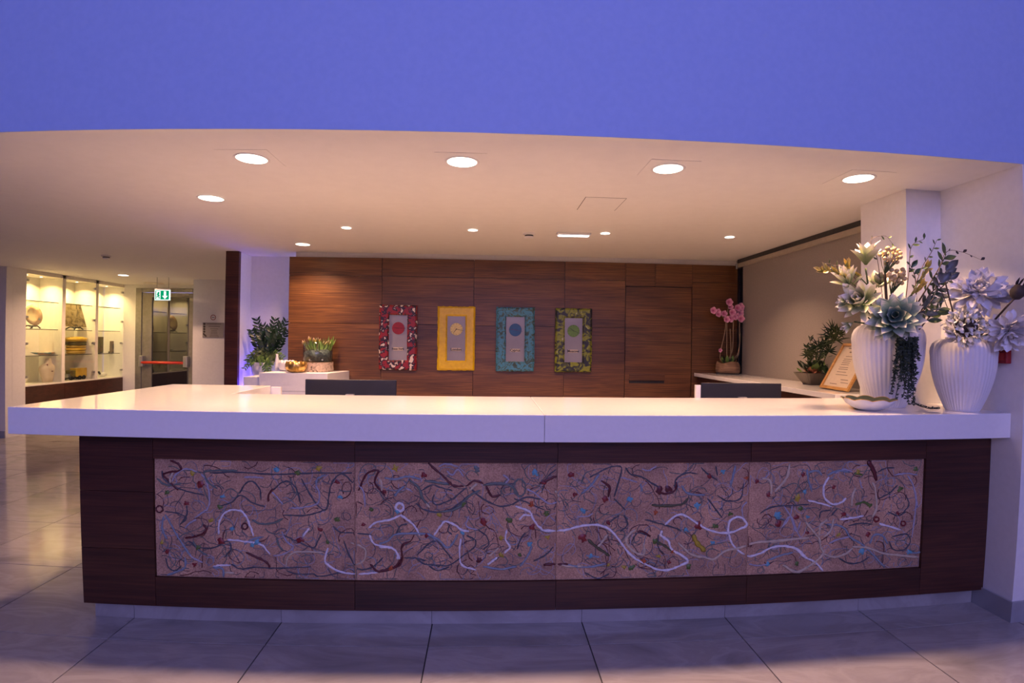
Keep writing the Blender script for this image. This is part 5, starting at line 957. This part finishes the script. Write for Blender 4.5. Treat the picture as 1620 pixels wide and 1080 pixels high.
# trailing string plant: each tendril with its tiny leaves is one part
tp0 = aty(1432, 545, 2.70); t = empty('trailing_plant', tp0, 'dark green trailing plant hanging down the front of the large vase', 'plant')
TRL = mat('trailing_green', (0.012, 0.025, 0.012), (0.028, 0.045, 0.020), 40, 0.5)
ends = [(1413, 575), (1418, 590), (1422, 560), (1412, 610), (1409, 622), (1417, 628), (1424, 600), (1428, 575), (1431, 612), (1434, 630), (1437, 638), (1441, 628), (1444, 640), (1440, 600), (1446, 580), (1450, 590), (1452, 570), (1448, 600), (1435, 585), (1428, 590), (1425, 570), (1444, 560), (1454, 560), (1431, 560), (1420, 545), (1438, 615), (1430, 625), (1443, 612)]
for i, (ex_, ey) in enumerate(ends):
    sx_ = 1420 + 30 * R.random(); yb_ = 2.705 + R.uniform(-.02, .025); p0 = aty(sx_, 535, yb_); p2 = aty(ex_, ey, 2.70 + R.uniform(-.02, .03)); p2.z = max(p2.z, ZS + .012); pm = aty((sx_ + ex_) / 2 + R.uniform(-3, 3), (535 + ey) / 2, yb_ - .012)
    sp = spline([p0, pm, p2], 9); mb = MB(); v, f = tube(sp, .0022, 4); mb.add(v, f)
    for k in range(0, len(sp)):
        for _ in range(4):
            d = Vector((R.uniform(-1, 1), R.uniform(-1, .4), R.uniform(-.9, .5))); merged_leaf(mb, sp[k] + Vector((0, 0, R.uniform(-.006, .006))), d, (0, -1, .2), .017, .008, .3, .2, 2, 1)
    mb.build('tendril', TRL, t, True)
P3 = [aty(1443, 636, 2.72), atz(1455, 642, ZS + .012), atz(1470, 646, ZS + .010), atz(1486, 646.5, ZS + .010)]; sp = spline(P3, 9); mb = MB(); v, f = tube(sp, .0022, 4); mb.add(v, f)
for k in range(len(sp)):
    for _ in range(3): merged_leaf(mb, sp[k], Vector((R.uniform(-1, 1), R.uniform(-1, 1), R.uniform(0, .8))), (0, -.3, 1), .016, .008, .2, .2, 2, 1)
mb.build('tendril', TRL, t, True)
# low leaf-edged dish on the counter
bp_ = atz(1381, 641, ZS); dsh = Vector((2.150, 2.775, ZS + .0005)); t = empty('leaf_dish', dsh, 'low white ceramic dish with a wavy gilded rim and green inside on the counter', 'dish')
lob = lambda a: .012 * abs(math.sin(4.5 * a)) 
pr = [(0.050, 0.0), (0.08, 0.012), (0.112, 0.034), (0.132, 0.056), (0.129, 0.057)]
v, f = lathe(pr, 72, lambda a, i, r, z: (r + (lob(a) * (i / 4)), z + (lob(a) * .9 if i >= 3 else 0))); rel(mesh('dish_shell', [Vector(p) + dsh for p in v], f, CERAM, None, True), t)
pr = [(0.129, 0.0573), (0.107, 0.036), (0.075, 0.016), (0.0, 0.012)]
v, f = lathe(pr, 72, lambda a, i, r, z: (r + (lob(a) * (1 - i / 3) if i < 3 else 0), z + (lob(a) * .9 if i == 0 else 0)), close=False); rel(mesh('inner_glaze', [Vector(p) + dsh for p in v], f, mat('green_glaze', (0.07, 0.095, 0.04), (0.10, 0.12, 0.05), 20, .3), None, True), t)
v, f = tube([dsh + Vector(((0.131 + lob(a)) * math.cos(a), (0.131 + lob(a)) * math.sin(a), .0575 + lob(a) * .9)) for a in [2 * math.pi * k / 72 for k in range(73)]], .0022, 5); rel(mesh('gilded_rim', v, f, GOLD, None, True), t)
